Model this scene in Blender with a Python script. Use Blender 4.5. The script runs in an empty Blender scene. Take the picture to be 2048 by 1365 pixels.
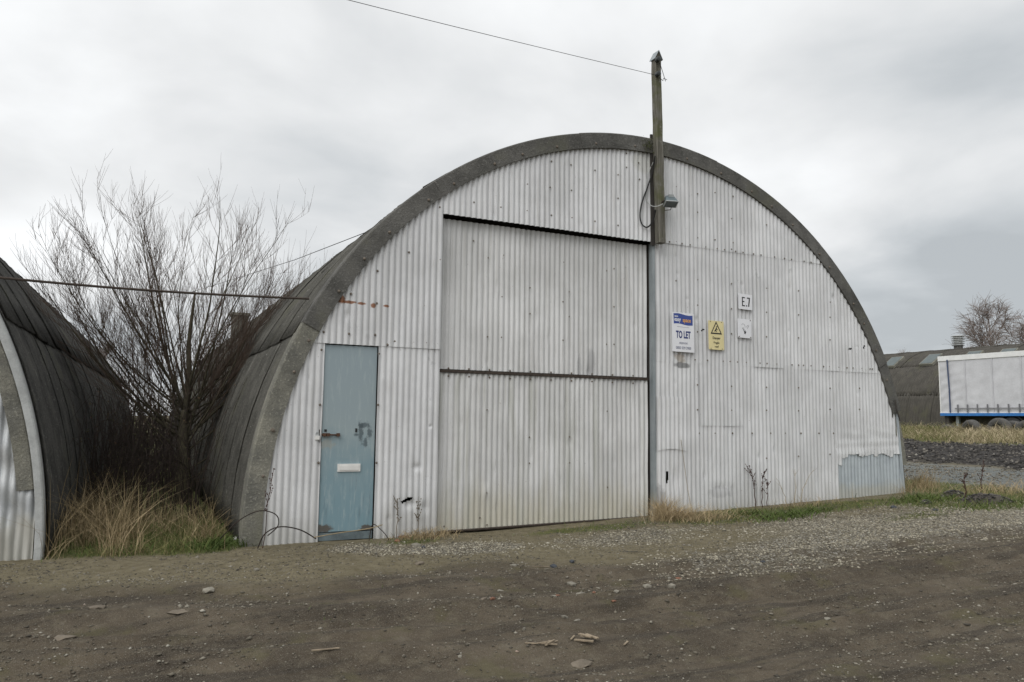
import bpy, bmesh, math, random
import numpy as np
from mathutils import Vector, Matrix, Euler

random.seed(7)
rng = np.random.default_rng(11)
PI = math.pi
S = bpy.context.scene
COL = S.collection

# ------------------------------------------------------------------ camera
CAM = Vector((0.0, -8.9104, 1.4211))
RIGHT = Vector((0.89709112, -0.44168256, 0.01200156)).normalized()
UP = Vector((-0.05508759, -0.08485417, 0.9948694)).normalized()
FWD = Vector((0.43839809, 0.89314964, 0.10045315)).normalized()
FPX = 1540.0
cd = bpy.data.cameras.new('camera')
cam = bpy.data.objects.new('camera', cd)
COL.objects.link(cam)
cd.sensor_width = 36.0
cd.lens = FPX / 2048 * 36.0
cd.clip_start = 0.05
cd.clip_end = 2000
cam.matrix_world = Matrix(((RIGHT.x, UP.x, -FWD.x, CAM.x), (RIGHT.y, UP.y, -FWD.y, CAM.y), (RIGHT.z, UP.z, -FWD.z, CAM.z), (0, 0, 0, 1)))
S.camera = cam

def ray(px, py):
    return RIGHT * ((px - 1024) / FPX) + UP * ((682.5 - py) / FPX) + FWD
def at_y(px, py, y=0.0):          # the point of a vertical plane parallel to the gable
    d = ray(px, py); return CAM + d * ((y - CAM.y) / d.y)
def at_x(px, py, x):              # the point of a vertical plane parallel to the hut's length
    d = ray(px, py); return CAM + d * ((x - CAM.x) / d.x)

# ------------------------------------------------------------------ node helpers
class NT:
    def __init__(s, tree): s.t = tree; s.nodes = tree.nodes; s.links = tree.links
    def n(s, typ, ins=None, **props):
        nd = s.nodes.new(typ)
        for k, v in props.items(): setattr(nd, k, v)
        for k, v in (ins or {}).items():
            so = nd.inputs[k]
            if isinstance(v, bpy.types.NodeSocket): s.links.new(v, so)
            else: so.default_value = v
        return nd
    def m(s, op, a, b=None, c=None, clamp=False):
        ins = {0: a}
        if b is not None: ins[1] = b
        if c is not None: ins[2] = c
        return s.n('ShaderNodeMath', ins, operation=op, use_clamp=clamp).outputs[0]
    def mix(s, f, a, b, blend='MIX'):
        a = a if isinstance(a, bpy.types.NodeSocket) else (*a[:3], 1)
        b = b if isinstance(b, bpy.types.NodeSocket) else (*b[:3], 1)
        return s.n('ShaderNodeMix', {0: f, 6: a, 7: b}, data_type='RGBA', blend_type=blend).outputs[2]
    def noise(s, vec, scale, detail=4, rough=.55, dist=0.0):
        return s.n('ShaderNodeTexNoise', {'Vector': vec, 'Scale': scale, 'Detail': detail, 'Roughness': rough, 'Distortion': dist}).outputs[0]
    def scl(s, vec, k, loc=(0, 0, 0)):
        return s.n('ShaderNodeMapping', {'Vector': vec, 'Scale': k, 'Location': loc}).outputs[0]
    def step(s, f, a, b):           # smoothstep a..b
        return s.n('ShaderNodeMapRange', {'Value': f, 'From Min': a, 'From Max': b}, interpolation_type='SMOOTHSTEP').outputs[0]
    def ramp(s, f, stops):
        r = s.n('ShaderNodeValToRGB', {'Fac': f}); cr = r.color_ramp
        while len(cr.elements) < len(stops): cr.elements.new(.5)
        for e, (p, c) in zip(cr.elements, stops): e.position = p; e.color = (*c[:3], 1)
        return r.outputs[0]

# ------------------------------------------------------------------ world, sun, exposure
SUN_EL, SUN_AZ = math.radians(46), math.radians(234)      # compass direction the soft light comes from
w = bpy.data.worlds.new('World'); S.world = w; w.use_nodes = True
w.node_tree.nodes.clear(); q = NT(w.node_tree)
sky = q.n('ShaderNodeTexSky', sky_type='NISHITA', sun_disc=False, sun_elevation=SUN_EL, sun_rotation=SUN_AZ)
gen = q.n('ShaderNodeTexCoord').outputs['Generated']
sep = q.n('ShaderNodeSeparateXYZ', {0: gen})
zz = q.m('MAXIMUM', sep.outputs[2], 0.0)
den = q.m('ADD', zz, .22)
cv = q.n('ShaderNodeCombineXYZ', {0: q.m('DIVIDE', sep.outputs[0], den), 1: q.m('DIVIDE', sep.outputs[1], den), 2: 3.7}).outputs[0]
n1 = q.noise(q.scl(cv, (1, 1, 1), (4.1, 1.3, 0)), .62, 3, .45, .3)
n2 = q.noise(q.scl(cv, (1, 1, 1), (0.4, 7.3, 0)), 1.9, 5, .5, .2)
cl = q.m('ADD', q.m('MULTIPLY', q.m('SUBTRACT', n1, .5), 1.05), q.m('MULTIPLY', q.m('SUBTRACT', n2, .5), .62))
side = q.m('ADD', q.m('MULTIPLY', sep.outputs[0], -.26), q.m('MULTIPLY', sep.outputs[1], .03))
lum = q.m('ADD', q.m('ADD', cl, side), .875)
lum = q.m('MULTIPLY', lum, q.m('ADD', 1.0, q.m('MULTIPLY', q.m('POWER', zz, 2.0), .55)))
lum = q.m('MAXIMUM', q.m('MINIMUM', lum, 1.25), .56)
ccol = q.ramp(q.step(lum, .52, .9), [(0, (.895, .955, 1.0)), (1, (.975, .99, 1.0))])
ccol = q.mix(1.0, ccol, q.n('ShaderNodeCombineXYZ', {0: lum, 1: lum, 2: lum}).outputs[0], 'MULTIPLY')
b1 = q.n('ShaderNodeBackground', {'Color': sky.outputs[0], 'Strength': .08})
b2 = q.n('ShaderNodeBackground', {'Color': ccol, 'Strength': 1.0})
ms = q.n('ShaderNodeMixShader', {0: .97, 1: b1.outputs[0], 2: b2.outputs[0]})
q.n('ShaderNodeOutputWorld', {0: ms.outputs[0]})

sd = bpy.data.lights.new('sun', 'SUN'); sun = bpy.data.objects.new('sun', sd); COL.objects.link(sun)
sd.energy = 1.45; sd.angle = math.radians(45); sd.color = (1.0, .985, .962)
sdir = Vector((math.sin(SUN_AZ) * math.cos(SUN_EL), math.cos(SUN_AZ) * math.cos(SUN_EL), math.sin(SUN_EL)))
sun.rotation_euler = (-sdir).to_track_quat('-Z', 'Y').to_euler(); sun.location = sdir * 50
S.view_settings.view_transform = 'Standard'; S.view_settings.look = 'None'
S.view_settings.exposure = 0.0; S.view_settings.gamma = 1.0; S.view_settings.use_curve_mapping = False

# ------------------------------------------------------------------ materials
def new_mat(name):
    m = bpy.data.materials.new(name); m.use_nodes = True
    m.node_tree.nodes.clear(); return m, NT(m.node_tree)
def finish(m, q, col, rough=.7, bump=None, bstr=.3, bdist=.01, metal=0.0, spec=.35):
    ins = {'Base Color': col if isinstance(col, bpy.types.NodeSocket) else (*col, 1), 'Roughness': rough, 'Metallic': metal, 'Specular IOR Level': spec}
    if bump is not None:
        ins['Normal'] = q.n('ShaderNodeBump', {'Height': bump, 'Strength': bstr, 'Distance': bdist}).outputs[0]
    p = q.n('ShaderNodeBsdfPrincipled', ins)
    q.n('ShaderNodeOutputMaterial', {0: p.outputs[0]})
    return m
def pos(q): return q.n('ShaderNodeNewGeometry').outputs['Position']
def plain(name, col, rough=.6, var=.15, scale=6.0, metal=0.0, bump=.15, spec=.35):
    m, q = new_mat(name); P = pos(q)
    n = q.noise(P, scale, 6, .6); n2 = q.noise(P, scale * 9, 4, .6)
    f = q.m('ADD', q.m('MULTIPLY', n, .65), q.m('MULTIPLY', n2, .35))
    c = q.mix(q.step(f, .3, .7), [v * (1 - var) for v in col], [min(1, v * (1 + var)) for v in col])
    return finish(m, q, c, rough, n2, bump, .004, metal, spec)
def blob(q, P, u, z, ru, rz, k=1.1, sc=9.0, soft=.35):
    s_ = q.n('ShaderNodeSeparateXYZ', {0: P})
    dx = q.m('DIVIDE', q.m('SUBTRACT', s_.outputs[0], u), ru); dz = q.m('DIVIDE', q.m('SUBTRACT', s_.outputs[2], z), rz)
    d = q.m('SQRT', q.m('ADD', q.m('MULTIPLY', dx, dx), q.m('MULTIPLY', dz, dz)))
    d = q.m('ADD', d, q.m('MULTIPLY', q.m('SUBTRACT', q.noise(P, sc, 5, .65), .5), k * 2))
    return q.m('SUBTRACT', 1.0, q.step(d, 1 - soft, 1 + soft * .3))

def sheet_mat(name, lo, hi, door=False, blobs=()):
    m, q = new_mat(name); P = pos(q)
    rnd = q.n('ShaderNodeObjectInfo').outputs['Random']
    big = q.noise(P, 1.3, 5, .6)
    c = q.mix(q.step(big, .3, .7), lo, hi)
    stv = q.scl(P, (16, 16, .55)); st = q.noise(stv, 1.0, 5, .6)
    c = q.mix(q.m('MULTIPLY', q.step(st, .5, .78), .40 if not door else .55), c, (.38, .38, .37) if not door else (.34, .335, .30))
    fine = q.noise(q.scl(P, (48, 48, 1.6)), 1.0, 5, .65)
    c = q.mix(q.m('MULTIPLY', q.step(fine, .50, .72), .5), c, (.45, .44, .41))
    # chalky, flaked patches down to the zinc
    fl = q.noise(P, 2.6, 8, .68, .4)
    c = q.mix(q.m('MULTIPLY', q.step(fl, .655, .69), .5), c, (.38, .39, .39))
    sp = q.noise(P, 34, 2, .5)
    c = q.mix(q.m('MULTIPLY', q.step(sp, .73, .77), .6), c, (.22, .19, .16))
    s_ = q.n('ShaderNodeSeparateXYZ', {0: P}); z = s_.outputs[2]
    zn = q.m('ADD', z, q.m('MULTIPLY', q.m('SUBTRACT', q.noise(q.scl(P, (5, 5, 1.2)), 1.0, 5, .65), .5), .9))
    if door:
        c = q.mix(q.m('MULTIPLY', q.m('SUBTRACT', 1.0, q.step(zn, .05, .75)), .7), c, (.44, .41, .31))
        low = q.m('SUBTRACT', 1.0, q.step(z, 1.95, 2.05))
        gr = q.noise(q.scl(P, (7, 7, .5)), 1.0, 4, .6)
        c = q.mix(q.m('MULTIPLY', q.m('MULTIPLY', q.step(gr, .48, .72), low), .5), c, (.34, .345, .29))
    else:
        c = q.mix(q.m('MULTIPLY', q.m('SUBTRACT', 1.0, q.step(zn, -.1, .6)), .6), c, (.36, .355, .32))
    for (u, zc, ru, rz, bc, stg, k, sc) in blobs:
        c = q.mix(q.m('MULTIPLY', blob(q, P, u, zc, ru, rz, k, sc), stg), c, bc)
    val = q.m('ADD', .95, q.m('MULTIPLY', rnd, .09))
    c = q.mix(1.0, c, q.n('ShaderNodeCombineXYZ', {0: val, 1: val, 2: val}).outputs[0], 'MULTIPLY')
    return finish(m, q, c, .62, q.noise(P, 55, 4, .6), .15, .004, 0.0, .25)

def uz(px, py): v = at_y(px, py, 0); return v.x, v.z
RUST = (.22, .08, .025)
bl = []
for (px, py, ru, rz) in ((682, 600, .05, .055), (697, 605, .10, .022), (722, 608, .05, .02), (746, 612, .035, .035), (772, 613, .04, .018)):
    u, z = uz(px, py); bl.append((u, z, ru, rz, RUST, .9, .5, 22))
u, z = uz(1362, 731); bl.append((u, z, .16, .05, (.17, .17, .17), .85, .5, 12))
u, z = uz(1285, 327); bl.append((u, z, .22, .17, (.47, .47, .44), .8, .12, 6))
u, z = uz(1358, 716); bl.append((u, z, .10, .07, (.30, .24, .17), .6, .9, 14))
u, z = uz(1316, 1000); bl.append((u, z, .12, .22, (.25, .25, .25), .6, 1.0, 9))
u, z = uz(1440, 985); bl.append((u, z, .25, .10, (.34, .34, .34), .5, 1.0, 9))
WHITE = sheet_mat('weathered white painted sheet', (.55, .552, .553), (.675, .678, .682), blobs=bl)
u, z = uz(1190, 725); u2, z2 = uz(1165, 735)
DOORM = sheet_mat('dirty painted door sheet', (.55, .55, .54), (.675, .675, .668), True, blobs=[(u, z, .07, .22, (.36, .36, .36), .7, .4, 10), (u2, z2, .04, .18, (.36, .36, .36), .6, .4, 10)])

def galv(name, a, b):
    m, q = new_mat(name); P = pos(q)
    n = q.noise(P, 3, 6, .65); st = q.noise(q.scl(P, (14, 14, .8)), 1, 5, .6)
    c = q.mix(q.step(n, .3, .7), a, b); c = q.mix(q.m('MULTIPLY', q.step(st, .5, .75), .5), c, [v * .6 for v in a])
    s_ = q.n('ShaderNodeSeparateXYZ', {0: P})
    zn = q.m('ADD', s_.outputs[2], q.m('MULTIPLY', q.m('SUBTRACT', q.noise(P, 5, 5, .6), .5), .4))
    c = q.mix(q.m('MULTIPLY', q.m('SUBTRACT', 1.0, q.step(zn, .3, .5)), .6), c, (.42, .40, .33))
    return finish(m, q, c, .5, q.noise(P, 40, 4), .15, .004, .25, .5)
GALV = galv('weathered zinc sheet', (.40, .44, .465), (.50, .545, .565))
GALVD = galv('dull zinc trim', (.25, .28, .29), (.34, .37, .38))

def cement(name, a, b, pale=.5, moss=.4, streak=.5):
    m, q = new_mat(name); P = pos(q)
    n = q.noise(P, 2.2, 7, .65); f = q.noise(P, 38, 5, .65); g = q.noise(P, 120, 3, .6)
    c = q.mix(q.step(n, .3, .7), a, b)
    c = q.mix(q.m('MULTIPLY', q.step(f, .52, .72), .55), c, [v * 1.7 for v in b])
    c = q.mix(q.m('MULTIPLY', q.step(g, .52, .72), .6), c, [v * .4 for v in a])
    c = q.mix(q.m('MULTIPLY', q.step(q.noise(q.scl(P, (2, 26, 2)), 1, 6, .7), .5, .7), .45), c, [v * .55 for v in a])
    li = q.noise(P, 16, 4, .7)
    c = q.mix(q.m('MULTIPLY', q.step(li, .66, .72), pale), c, (.30, .295, .265))
    st = q.noise(q.scl(P, (.9, 13, .9)), 1, 5, .65)
    c = q.mix(q.m('MULTIPLY', q.step(st, .60, .74), streak), c, (.24, .235, .21))
    mo = q.noise(P, 1.1, 6, .7)
    c = q.mix(q.m('MULTIPLY', q.step(mo, .52, .68), moss), c, (.085, .085, .05))
    return finish(m, q, c, .93, q.m('ADD', f, q.m('MULTIPLY', g, .6)), 1.0, .012, 0.0, .2)
ROOF = cement('mossy fibre cement roof', (.066, .064, .056), (.128, .123, .108), .7, .55, .85)
VERGE = cement('grey fibre cement verge', (.085, .083, .076), (.165, .16, .148), .35, .45, .2)
VERGEP = cement('pale fibre cement board', (.14, .138, .122), (.27, .26, .215), .6, .35, .4)
ROOFFAR = cement('brown grey fibre cement roof', (.062, .058, .05), (.09, .083, .072), .5, .5, .3)
TRIM = plain('chalky grey trim', (.40, .41, .40), .7, .2, 7)
RUSTY = plain('rusty iron', (.085, .045, .028), .85, .5, 25)
DARKIRON = plain('dark rusted iron', (.05, .038, .03), .8, .4, 30)
BOLT = plain('dull bolt head', (.15, .125, .10), .7, .5, 60)
BLACK = plain('black rubber', (.02, .02, .02), .6, .2, 20)
DARKIN = plain('dark timber framing', (.05, .045, .04), .9, .2, 5)

def timber_mat():
    m, q = new_mat('weathered green grey timber'); P = pos(q)
    g = q.noise(q.scl(P, (40, 40, 2.2)), 1, 6, .65); n = q.noise(P, 3.2, 5, .6)
    c = q.mix(q.step(g, .3, .7), (.075, .07, .055), (.19, .18, .155))
    c = q.mix(q.m('MULTIPLY', q.step(n, .42, .65), .7), c, (.085, .09, .035))
    l = q.noise(P, 13, 5, .7); c = q.mix(q.m('MULTIPLY', q.step(l, .60, .68), .5), c, (.3, .29, .26))
    return finish(m, q, c, .9, g, .5, .006, 0, .2)
TIMBER = timber_mat()

def blue_door_mat():
    m, q = new_mat('faded blue door paint'); P = pos(q)
    s_ = q.n('ShaderNodeSeparateXYZ', {0: P}); z = s_.outputs[2]
    n = q.noise(P, 2.5, 6, .6); st = q.noise(q.scl(P, (30, 30, 2)), 1, 6, .65)
    zz_ = q.m('ADD', z, q.m('MULTIPLY', q.m('SUBTRACT', n, .5), 1.3))
    c = q.ramp(q.step(zz_, .1, 2.1), [(0, (.185, .285, .325)), (.35, (.225, .305, .335)), (.65, (.285, .345, .36)), (1, (.275, .335, .36))])
    wear = q.m('MULTIPLY', q.step(st, .54, .74), q.m('SUBTRACT', 1.0, q.step(z, .35, 1.3)))
    c = q.mix(q.m('MULTIPLY', wear, .9), c, (.10, .15, .17))
    lt = q.m('MULTIPLY', q.step(q.noise(q.scl(P, (22, 22, 3), (3, 1, 2)), 1, 6, .7), .50, .68), .6)
    c = q.mix(lt, c, (.36, .42, .43))
    for (px, py, ru, rz, k) in ((728, 851, .075, .05, 1.3), (722, 866, .035, .13, 1.2), (739, 866, .035, .08, 1.2), (731, 886, .03, .06, 1.1), (712, 870, .03, .02, .9)):
        u, zc = uz(px, py); c = q.mix(q.m('MULTIPLY', blob(q, P, u, zc, ru, rz, k, 26, .6), .75), c, (.055, .075, .085))
    u, zc = uz(655, 888); c = q.mix(q.m('MULTIPLY', blob(q, P, u, zc, .09, .06, 1.0, 18), .4), c, (.33, .30, .24))
    for px in (648, 735):
        u, zc = uz(px, 1058); c = q.mix(q.m('MULTIPLY', blob(q, P, u, zc, .10, .05, .9, 16), .85), c, (.085, .06, .04))
    return finish(m, q, c, .55, q.noise(P, 60, 4), .1, .003, 0, .4)
BLUEDOOR = blue_door_mat()
SIGNW = plain('white sign board', (.74, .74, .76), .4, .05, 4, bump=.03)
SIGNY = plain('faded yellow sign board', (.70, .61, .33), .4, .06, 4, bump=.03)
INKBLUE = plain('blue print', (.045, .075, .27), .5, .08, 8, bump=0)
INKNAVY = plain('navy lettering', (.03, .045, .16), .5, .08, 8, bump=0)
INKGREY = plain('grey blue lettering', (.18, .19, .26), .5, .08, 8, bump=0)
INKORANGE = plain('orange lettering', (.75, .38, .09), .5, .08, 8, bump=0)
INKWHITE = plain('white lettering', (.8, .8, .8), .5, .05, 8, bump=0)
INKBLACK = plain('black lettering', (.02, .02, .02), .5, .1, 8, bump=0)
WHITEPLASTIC = plain('white plastic', (.70, .69, .66), .4, .07, 9, bump=.03)
LAMPGREY = plain('grey green cast aluminium', (.10, .13, .14), .5, .2, 12)
LAMPPALE = plain('pale lamp edge', (.36, .38, .38), .5, .1, 12)

def tint_mat(name, stops, rough=.85, spec=.2, trans=0.0):
    m, q = new_mat(name)
    a = q.n('ShaderNodeAttribute', attribute_name='tint').outputs['Fac']
    c = q.ramp(a, stops)
    n = q.noise(pos(q), 30, 4, .6); c = q.mix(.25, c, q.mix(q.step(n, .3, .7), (.3, .3, .3), (.75, .75, .75)), 'OVERLAY')
    return finish(m, q, c, rough, None, spec=spec)
DRYGRASS = tint_mat('dry straw grass', [(0, (.10, .085, .035)), (.2, (.17, .13, .07)), (.6, (.33, .255, .145)), (1, (.48, .38, .24))])
GREENGRASS = tint_mat('short green grass', [(0, (.055, .08, .022)), (.35, (.09, .125, .033)), (.65, (.16, .155, .06)), (1, (.31, .25, .13))])
BANKGRASS = tint_mat('rough bank grass', [(0, (.085, .12, .03)), (.35, (.16, .16, .065)), (.6, (.28, .23, .135)), (1, (.42, .35, .235))])
STONEM = tint_mat('mixed rubble', [(0, (.05, .045, .037)), (.3, (.105, .093, .072)), (.55, (.17, .152, .118)), (.8, (.27, .25, .205)), (.93, (.36, .34, .29)), (1, (.28, .12, .07))], .9)
PALESTONE = tint_mat('pale limestone chippings', [(0, (.14, .12, .085)), (.4, (.25, .225, .17)), (.75, (.35, .32, .25)), (1, (.48, .45, .38))], .9)
SPOILSTONE = tint_mat('dark shale chippings', [(0, (.03, .029, .028)), (.45, (.075, .069, .063)), (.75, (.145, .132, .115)), (1, (.33, .31, .27))], .9)
BARK = plain('olive grey bark', (.072, .063, .04), .9, .35, 14, bump=.5)
TWIG = plain('red brown twig bark', (.088, .062, .046), .85, .3, 6)
BIRCHTWIG = plain('grey brown birch twigs', (.20, .165, .15), .85, .2, 2)
BRAMBLE = plain('dark bramble stem', (.030, .021, .017), .85, .4, 9)
BRAMLEAF = tint_mat('old bramble leaves', [(0, (.028, .035, .014)), (.6, (.045, .042, .02)), (1, (.08, .045, .025))])
DOCK = plain('dead dock stem', (.055, .026, .02), .9, .4, 20)
STRAW = plain('bleached dead stem', (.30, .24, .15), .85, .2, 20)
WOOD = plain('bleached splintered wood', (.25, .20, .14), .9, .35, 14)
SLATE = plain('dark slate lump', (.05, .055, .062), .8, .3, 12)
PALEROCK = plain('pale stone', (.20, .185, .15), .9, .3, 10, bump=.4)
TANROCK = plain('brown stone', (.15, .125, .095), .9, .3, 10, bump=.4)
BRICKRED = plain('broken red brick', (.19, .095, .06), .9, .25, 12, bump=.4)

# ------------------------------------------------------------------ object helpers
def link(o): COL.objects.link(o); return o
def tag(o, label=None, cat=None, group=None, kind=None):
    if label: o['label'] = label
    if cat: o['category'] = cat
    if group: o['group'] = group
    if kind: o['kind'] = kind
    return o
def root(name, loc, label, cat, group=None, rot=(0, 0, 0)):
    o = link(bpy.data.objects.new(name, None)); o.location = loc; o.rotation_euler = rot
    o.empty_display_size = .2
    return tag(o, label, cat, group)
def basis(o): return Matrix.LocRotScale(o.location, o.rotation_euler, o.scale)
def par(o, p, local=False):
    """parent; world=keep the child's own coordinates as world coordinates"""
    if p is not None:
        o.parent = p
        if not local:
            mw = basis(p); pp = p
            while pp.parent: 
                mw = basis(pp.parent) @ pp.matrix_parent_inverse @ mw; pp = pp.parent
            o.matrix_parent_inverse = mw.inverted()
    return o
def mesh(name, verts, faces, mat, parent=None, local=False, smooth=False):
    me = bpy.data.meshes.new(name); me.from_pydata(verts, [], faces); me.update()
    if smooth: me.polygons.foreach_set('use_smooth', [True] * len(me.polygons))
    if mat: me.materials.append(mat)
    o = link(bpy.data.objects.new(name, me)); return par(o, parent, local)
def trimesh(name, V, T, mat, parent=None, tint=None, local=False, smooth=False):
    V = np.ascontiguousarray(V, dtype=np.float32); T = np.ascontiguousarray(T, dtype=np.int32)
    me = bpy.data.meshes.new(name)
    k = T.shape[1]
    me.vertices.add(len(V)); me.vertices.foreach_set('co', V.ravel())
    me.loops.add(T.size); me.loops.foreach_set('vertex_index', T.ravel())
    me.polygons.add(len(T)); me.polygons.foreach_set('loop_start', np.arange(0, T.size, k, dtype=np.int32))
    if smooth: me.polygons.foreach_set('use_smooth', np.ones(len(T), dtype=bool))
    if tint is not None:
        a = me.attributes.new('tint', 'FLOAT', 'POINT'); a.data.foreach_set('value', np.ascontiguousarray(tint, dtype=np.float32))
    me.update(calc_edges=True)
    if mat: me.materials.append(mat)
    o = link(bpy.data.objects.new(name, me)); return par(o, parent, local)

class MB:
    def __init__(s): s.v = []; s.f = []
    def add(s, vs, fs):
        b = len(s.v); s.v += [tuple(v) for v in vs]; s.f += [tuple(b + i for i in f) for f in fs]; return s
    def box(s, a, b, M=None):
        (x0, y0, z0), (x1, y1, z1) = a, b
        vs = [(x, y, z) for z in (z0, z1) for y in (y0, y1) for x in (x0, x1)]
        if M is not None: vs = [M @ Vector(v) for v in vs]
        return s.add(vs, [(0, 2, 3, 1), (4, 5, 7, 6), (0, 1, 5, 4), (2, 6, 7, 3), (0, 4, 6, 2), (1, 3, 7, 5)])
    def prism(s, poly, axis_from, axis_to):     # poly: list of (a,b); placed in x-z, extruded along y
        n = len(poly)
        vs = [(a, axis_from, b) for a, b in poly] + [(a, axis_to, b) for a, b in poly]
        fs = [tuple(range(n)), tuple(range(2 * n - 1, n - 1, -1))] + [(i, n + i, n + (i + 1) % n, (i + 1) % n) for i in range(n)]
        return s.add(vs, fs)
    def tube(s, pts, r, n=6, cap=True):
        pts = [Vector(p) for p in pts]; m = len(pts)
        rs = r if isinstance(r, (list, tuple)) else [r] * m
        b = len(s.v); prev = None
        for i, p in enumerate(pts):
            t = (pts[min(i + 1, m - 1)] - pts[max(i - 1, 0)])
            if t.length < 1e-9: t = Vector((0, 0, 1))
            t.normalize()
            if prev is None: a = t.orthogonal().normalized()
            else:
                a = prev - t * prev.dot(t)
                a = a.normalized() if a.length > 1e-6 else t.orthogonal().normalized()
            prev = a; c = t.cross(a)
            for k in range(n):
                an = 2 * PI * k / n; s.v.append(tuple(p + (a * math.cos(an) + c * math.sin(an)) * rs[i]))
        for i in range(m - 1):
            for k in range(n):
                k2 = (k + 1) % n
                s.f.append((b + i * n + k, b + i * n + k2, b + (i + 1) * n + k2, b + (i + 1) * n + k))
        if cap:
            s.f.append(tuple(b + k for k in range(n - 1, -1, -1))); s.f.append(tuple(b + (m - 1) * n + k for k in range(n)))
        return s
    def lathe(s, prof, n=20, M=None):           # prof (r, z)
        b = len(s.v); m = len(prof)
        for r, z in prof:
            for k in range(n):
                an = 2 * PI * k / n; v = Vector((r * math.cos(an), r * math.sin(an), z))
                s.v.append(tuple(M @ v if M is not None else v))
        for i in range(m - 1):
            for k in range(n):
                k2 = (k + 1) % n; s.f.append((b + i * n + k, b + i * n + k2, b + (i + 1) * n + k2, b + (i + 1) * n + k))
        return s
    def build(s, name, mat, parent=None, local=False, smooth=False):
        return mesh(name, s.v, s.f, mat, parent, local, smooth)

def hash2(ix, iy, seed):
    h = (ix.astype(np.int64) * 374761393 + iy.astype(np.int64) * 668265263 + seed * 974634777) & 0x7fffffff
    h = ((h ^ (h >> 13)) * 1274126177) & 0x7fffffff
    return ((h ^ (h >> 16)) & 0xffff) / 65535.0
def vnoise(x, y, seed=0):
    x = np.asarray(x, float); y = np.asarray(y, float)
    ix = np.floor(x); iy = np.floor(y); fx = x - ix; fy = y - iy
    fx = fx * fx * (3 - 2 * fx); fy = fy * fy * (3 - 2 * fy)
    a = hash2(ix, iy, seed); b = hash2(ix + 1, iy, seed); c = hash2(ix, iy + 1, seed); d = hash2(ix + 1, iy + 1, seed)
    return (a * (1 - fx) + b * fx) * (1 - fy) + (c * (1 - fx) + d * fx) * fy
def fbm(x, y, seed=0, octv=4, g=.5):
    s_ = 0; a = 1; t = 0
    for o in range(octv):
        s_ = s_ + a * vnoise(x * 2 ** o, y * 2 ** o, seed + o * 17); t += a; a *= g
    return s_ / t - .5
def sstep(x, a, b):
    t = np.clip((x - a) / (b - a), 0, 1); return t * t * (3 - 2 * t)

# ------------------------------------------------------------------ ground
UC, VC, RIN, ROUT = 6.5463, .0791, 5.20, 5.415          # the gable's arch
XB, YB0, YB1 = 47.4, 8.0, 58.0                          # the hut far right
TX = 35.7                                               # trailer's near side
def base_z(x, y):
    x = np.asarray(x, float); y = np.asarray(y, float)
    z = .02 + .0315 * (np.clip(x, 4, 12) - 4) + .015 * (np.clip(x, 12, 19) - 12)
    xs = x - .06 * (y - 2)                               # the bund runs parallel to the huts
    z = z + .46 * sstep(xs, 19.2, 22.3) + .10 * sstep(xs, 22.3, 26) + .22 * sstep(xs, 26, 29.0) - .42 * sstep(xs, 30.5, 34.5)
    return z
def track(x): return 1.32 * np.tanh(np.asarray(x, float) / 4.0)
def zones(x, y):
    """gravel, green, mud weights from position on the site"""
    t = y + track(x)
    wob = fbm(x * .9, y * .9, 5, 4) * 1.1
    mud = 1 - sstep(t + wob * 1.3 - .25 * np.tanh((x - 1) / 2), -2.9, -.3)
    mud = np.maximum(mud, (1 - sstep(np.abs(y + 4.15 + wob * .5 + .02 * (x - 7)), .25, .75)) * sstep(x, 4.5, 6.0))
    el = lambda cx, cy, rx, ry: np.clip(1.25 - np.sqrt(((x - cx) / rx) ** 2 + ((y - cy) / ry) ** 2) + wob * .55, 0, 1)
    gravel = np.maximum.reduce([el(3.35, -.95, .95, .50) * 1.3, el(5.2, -1.2, 1.8, .6) * .7, el(8.6, -2.2, 2.6, 1.35), el(10.4, -2.4, 2.6, 1.5), el(6.2, -2.9, 2.4, .9) * .6, el(2.4, -.55, .5, .35), el(7.0, -2.6, 1.6, .7)])
    road = sstep(x - .06 * (y - 2), 13.2, 14.5) * (1 - sstep(x - .06 * (y - 2), 18.3, 19.4))
    green = np.maximum.reduce([el(5.2, -.42, 1.3, .20), el(7.5, -.6, 1.3, .55)*1.2, el(9.4, -.75, 1.6, .32), el(11.9, -1.2, 2.1, 1.0) * 1.25, el(9.3, -.45, 2.6, .28) * 1.1,
                               sstep(y, -.35, .35) * (1 - sstep(x, 1.0, 1.5)) * sstep(x, -1.0, -.5), el(.6, .2, .8, .5), el(9.6, -1.9, .8, .25), el(2.95, -.35, .45, .22) * .8,
                               el(13.2, 1.0, 1.4, 3.0) * .9])
    bund = sstep(x - .06 * (y - 2), 22.3, 23.2)
    spoil = sstep(x - .06 * (y - 2), 18.9, 19.6) * (1 - bund)
    return np.clip(gravel, 0, 1), np.clip(np.maximum(green, bund * .9), 0, 1), np.clip(mud, 0, 1), road, spoil
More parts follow.
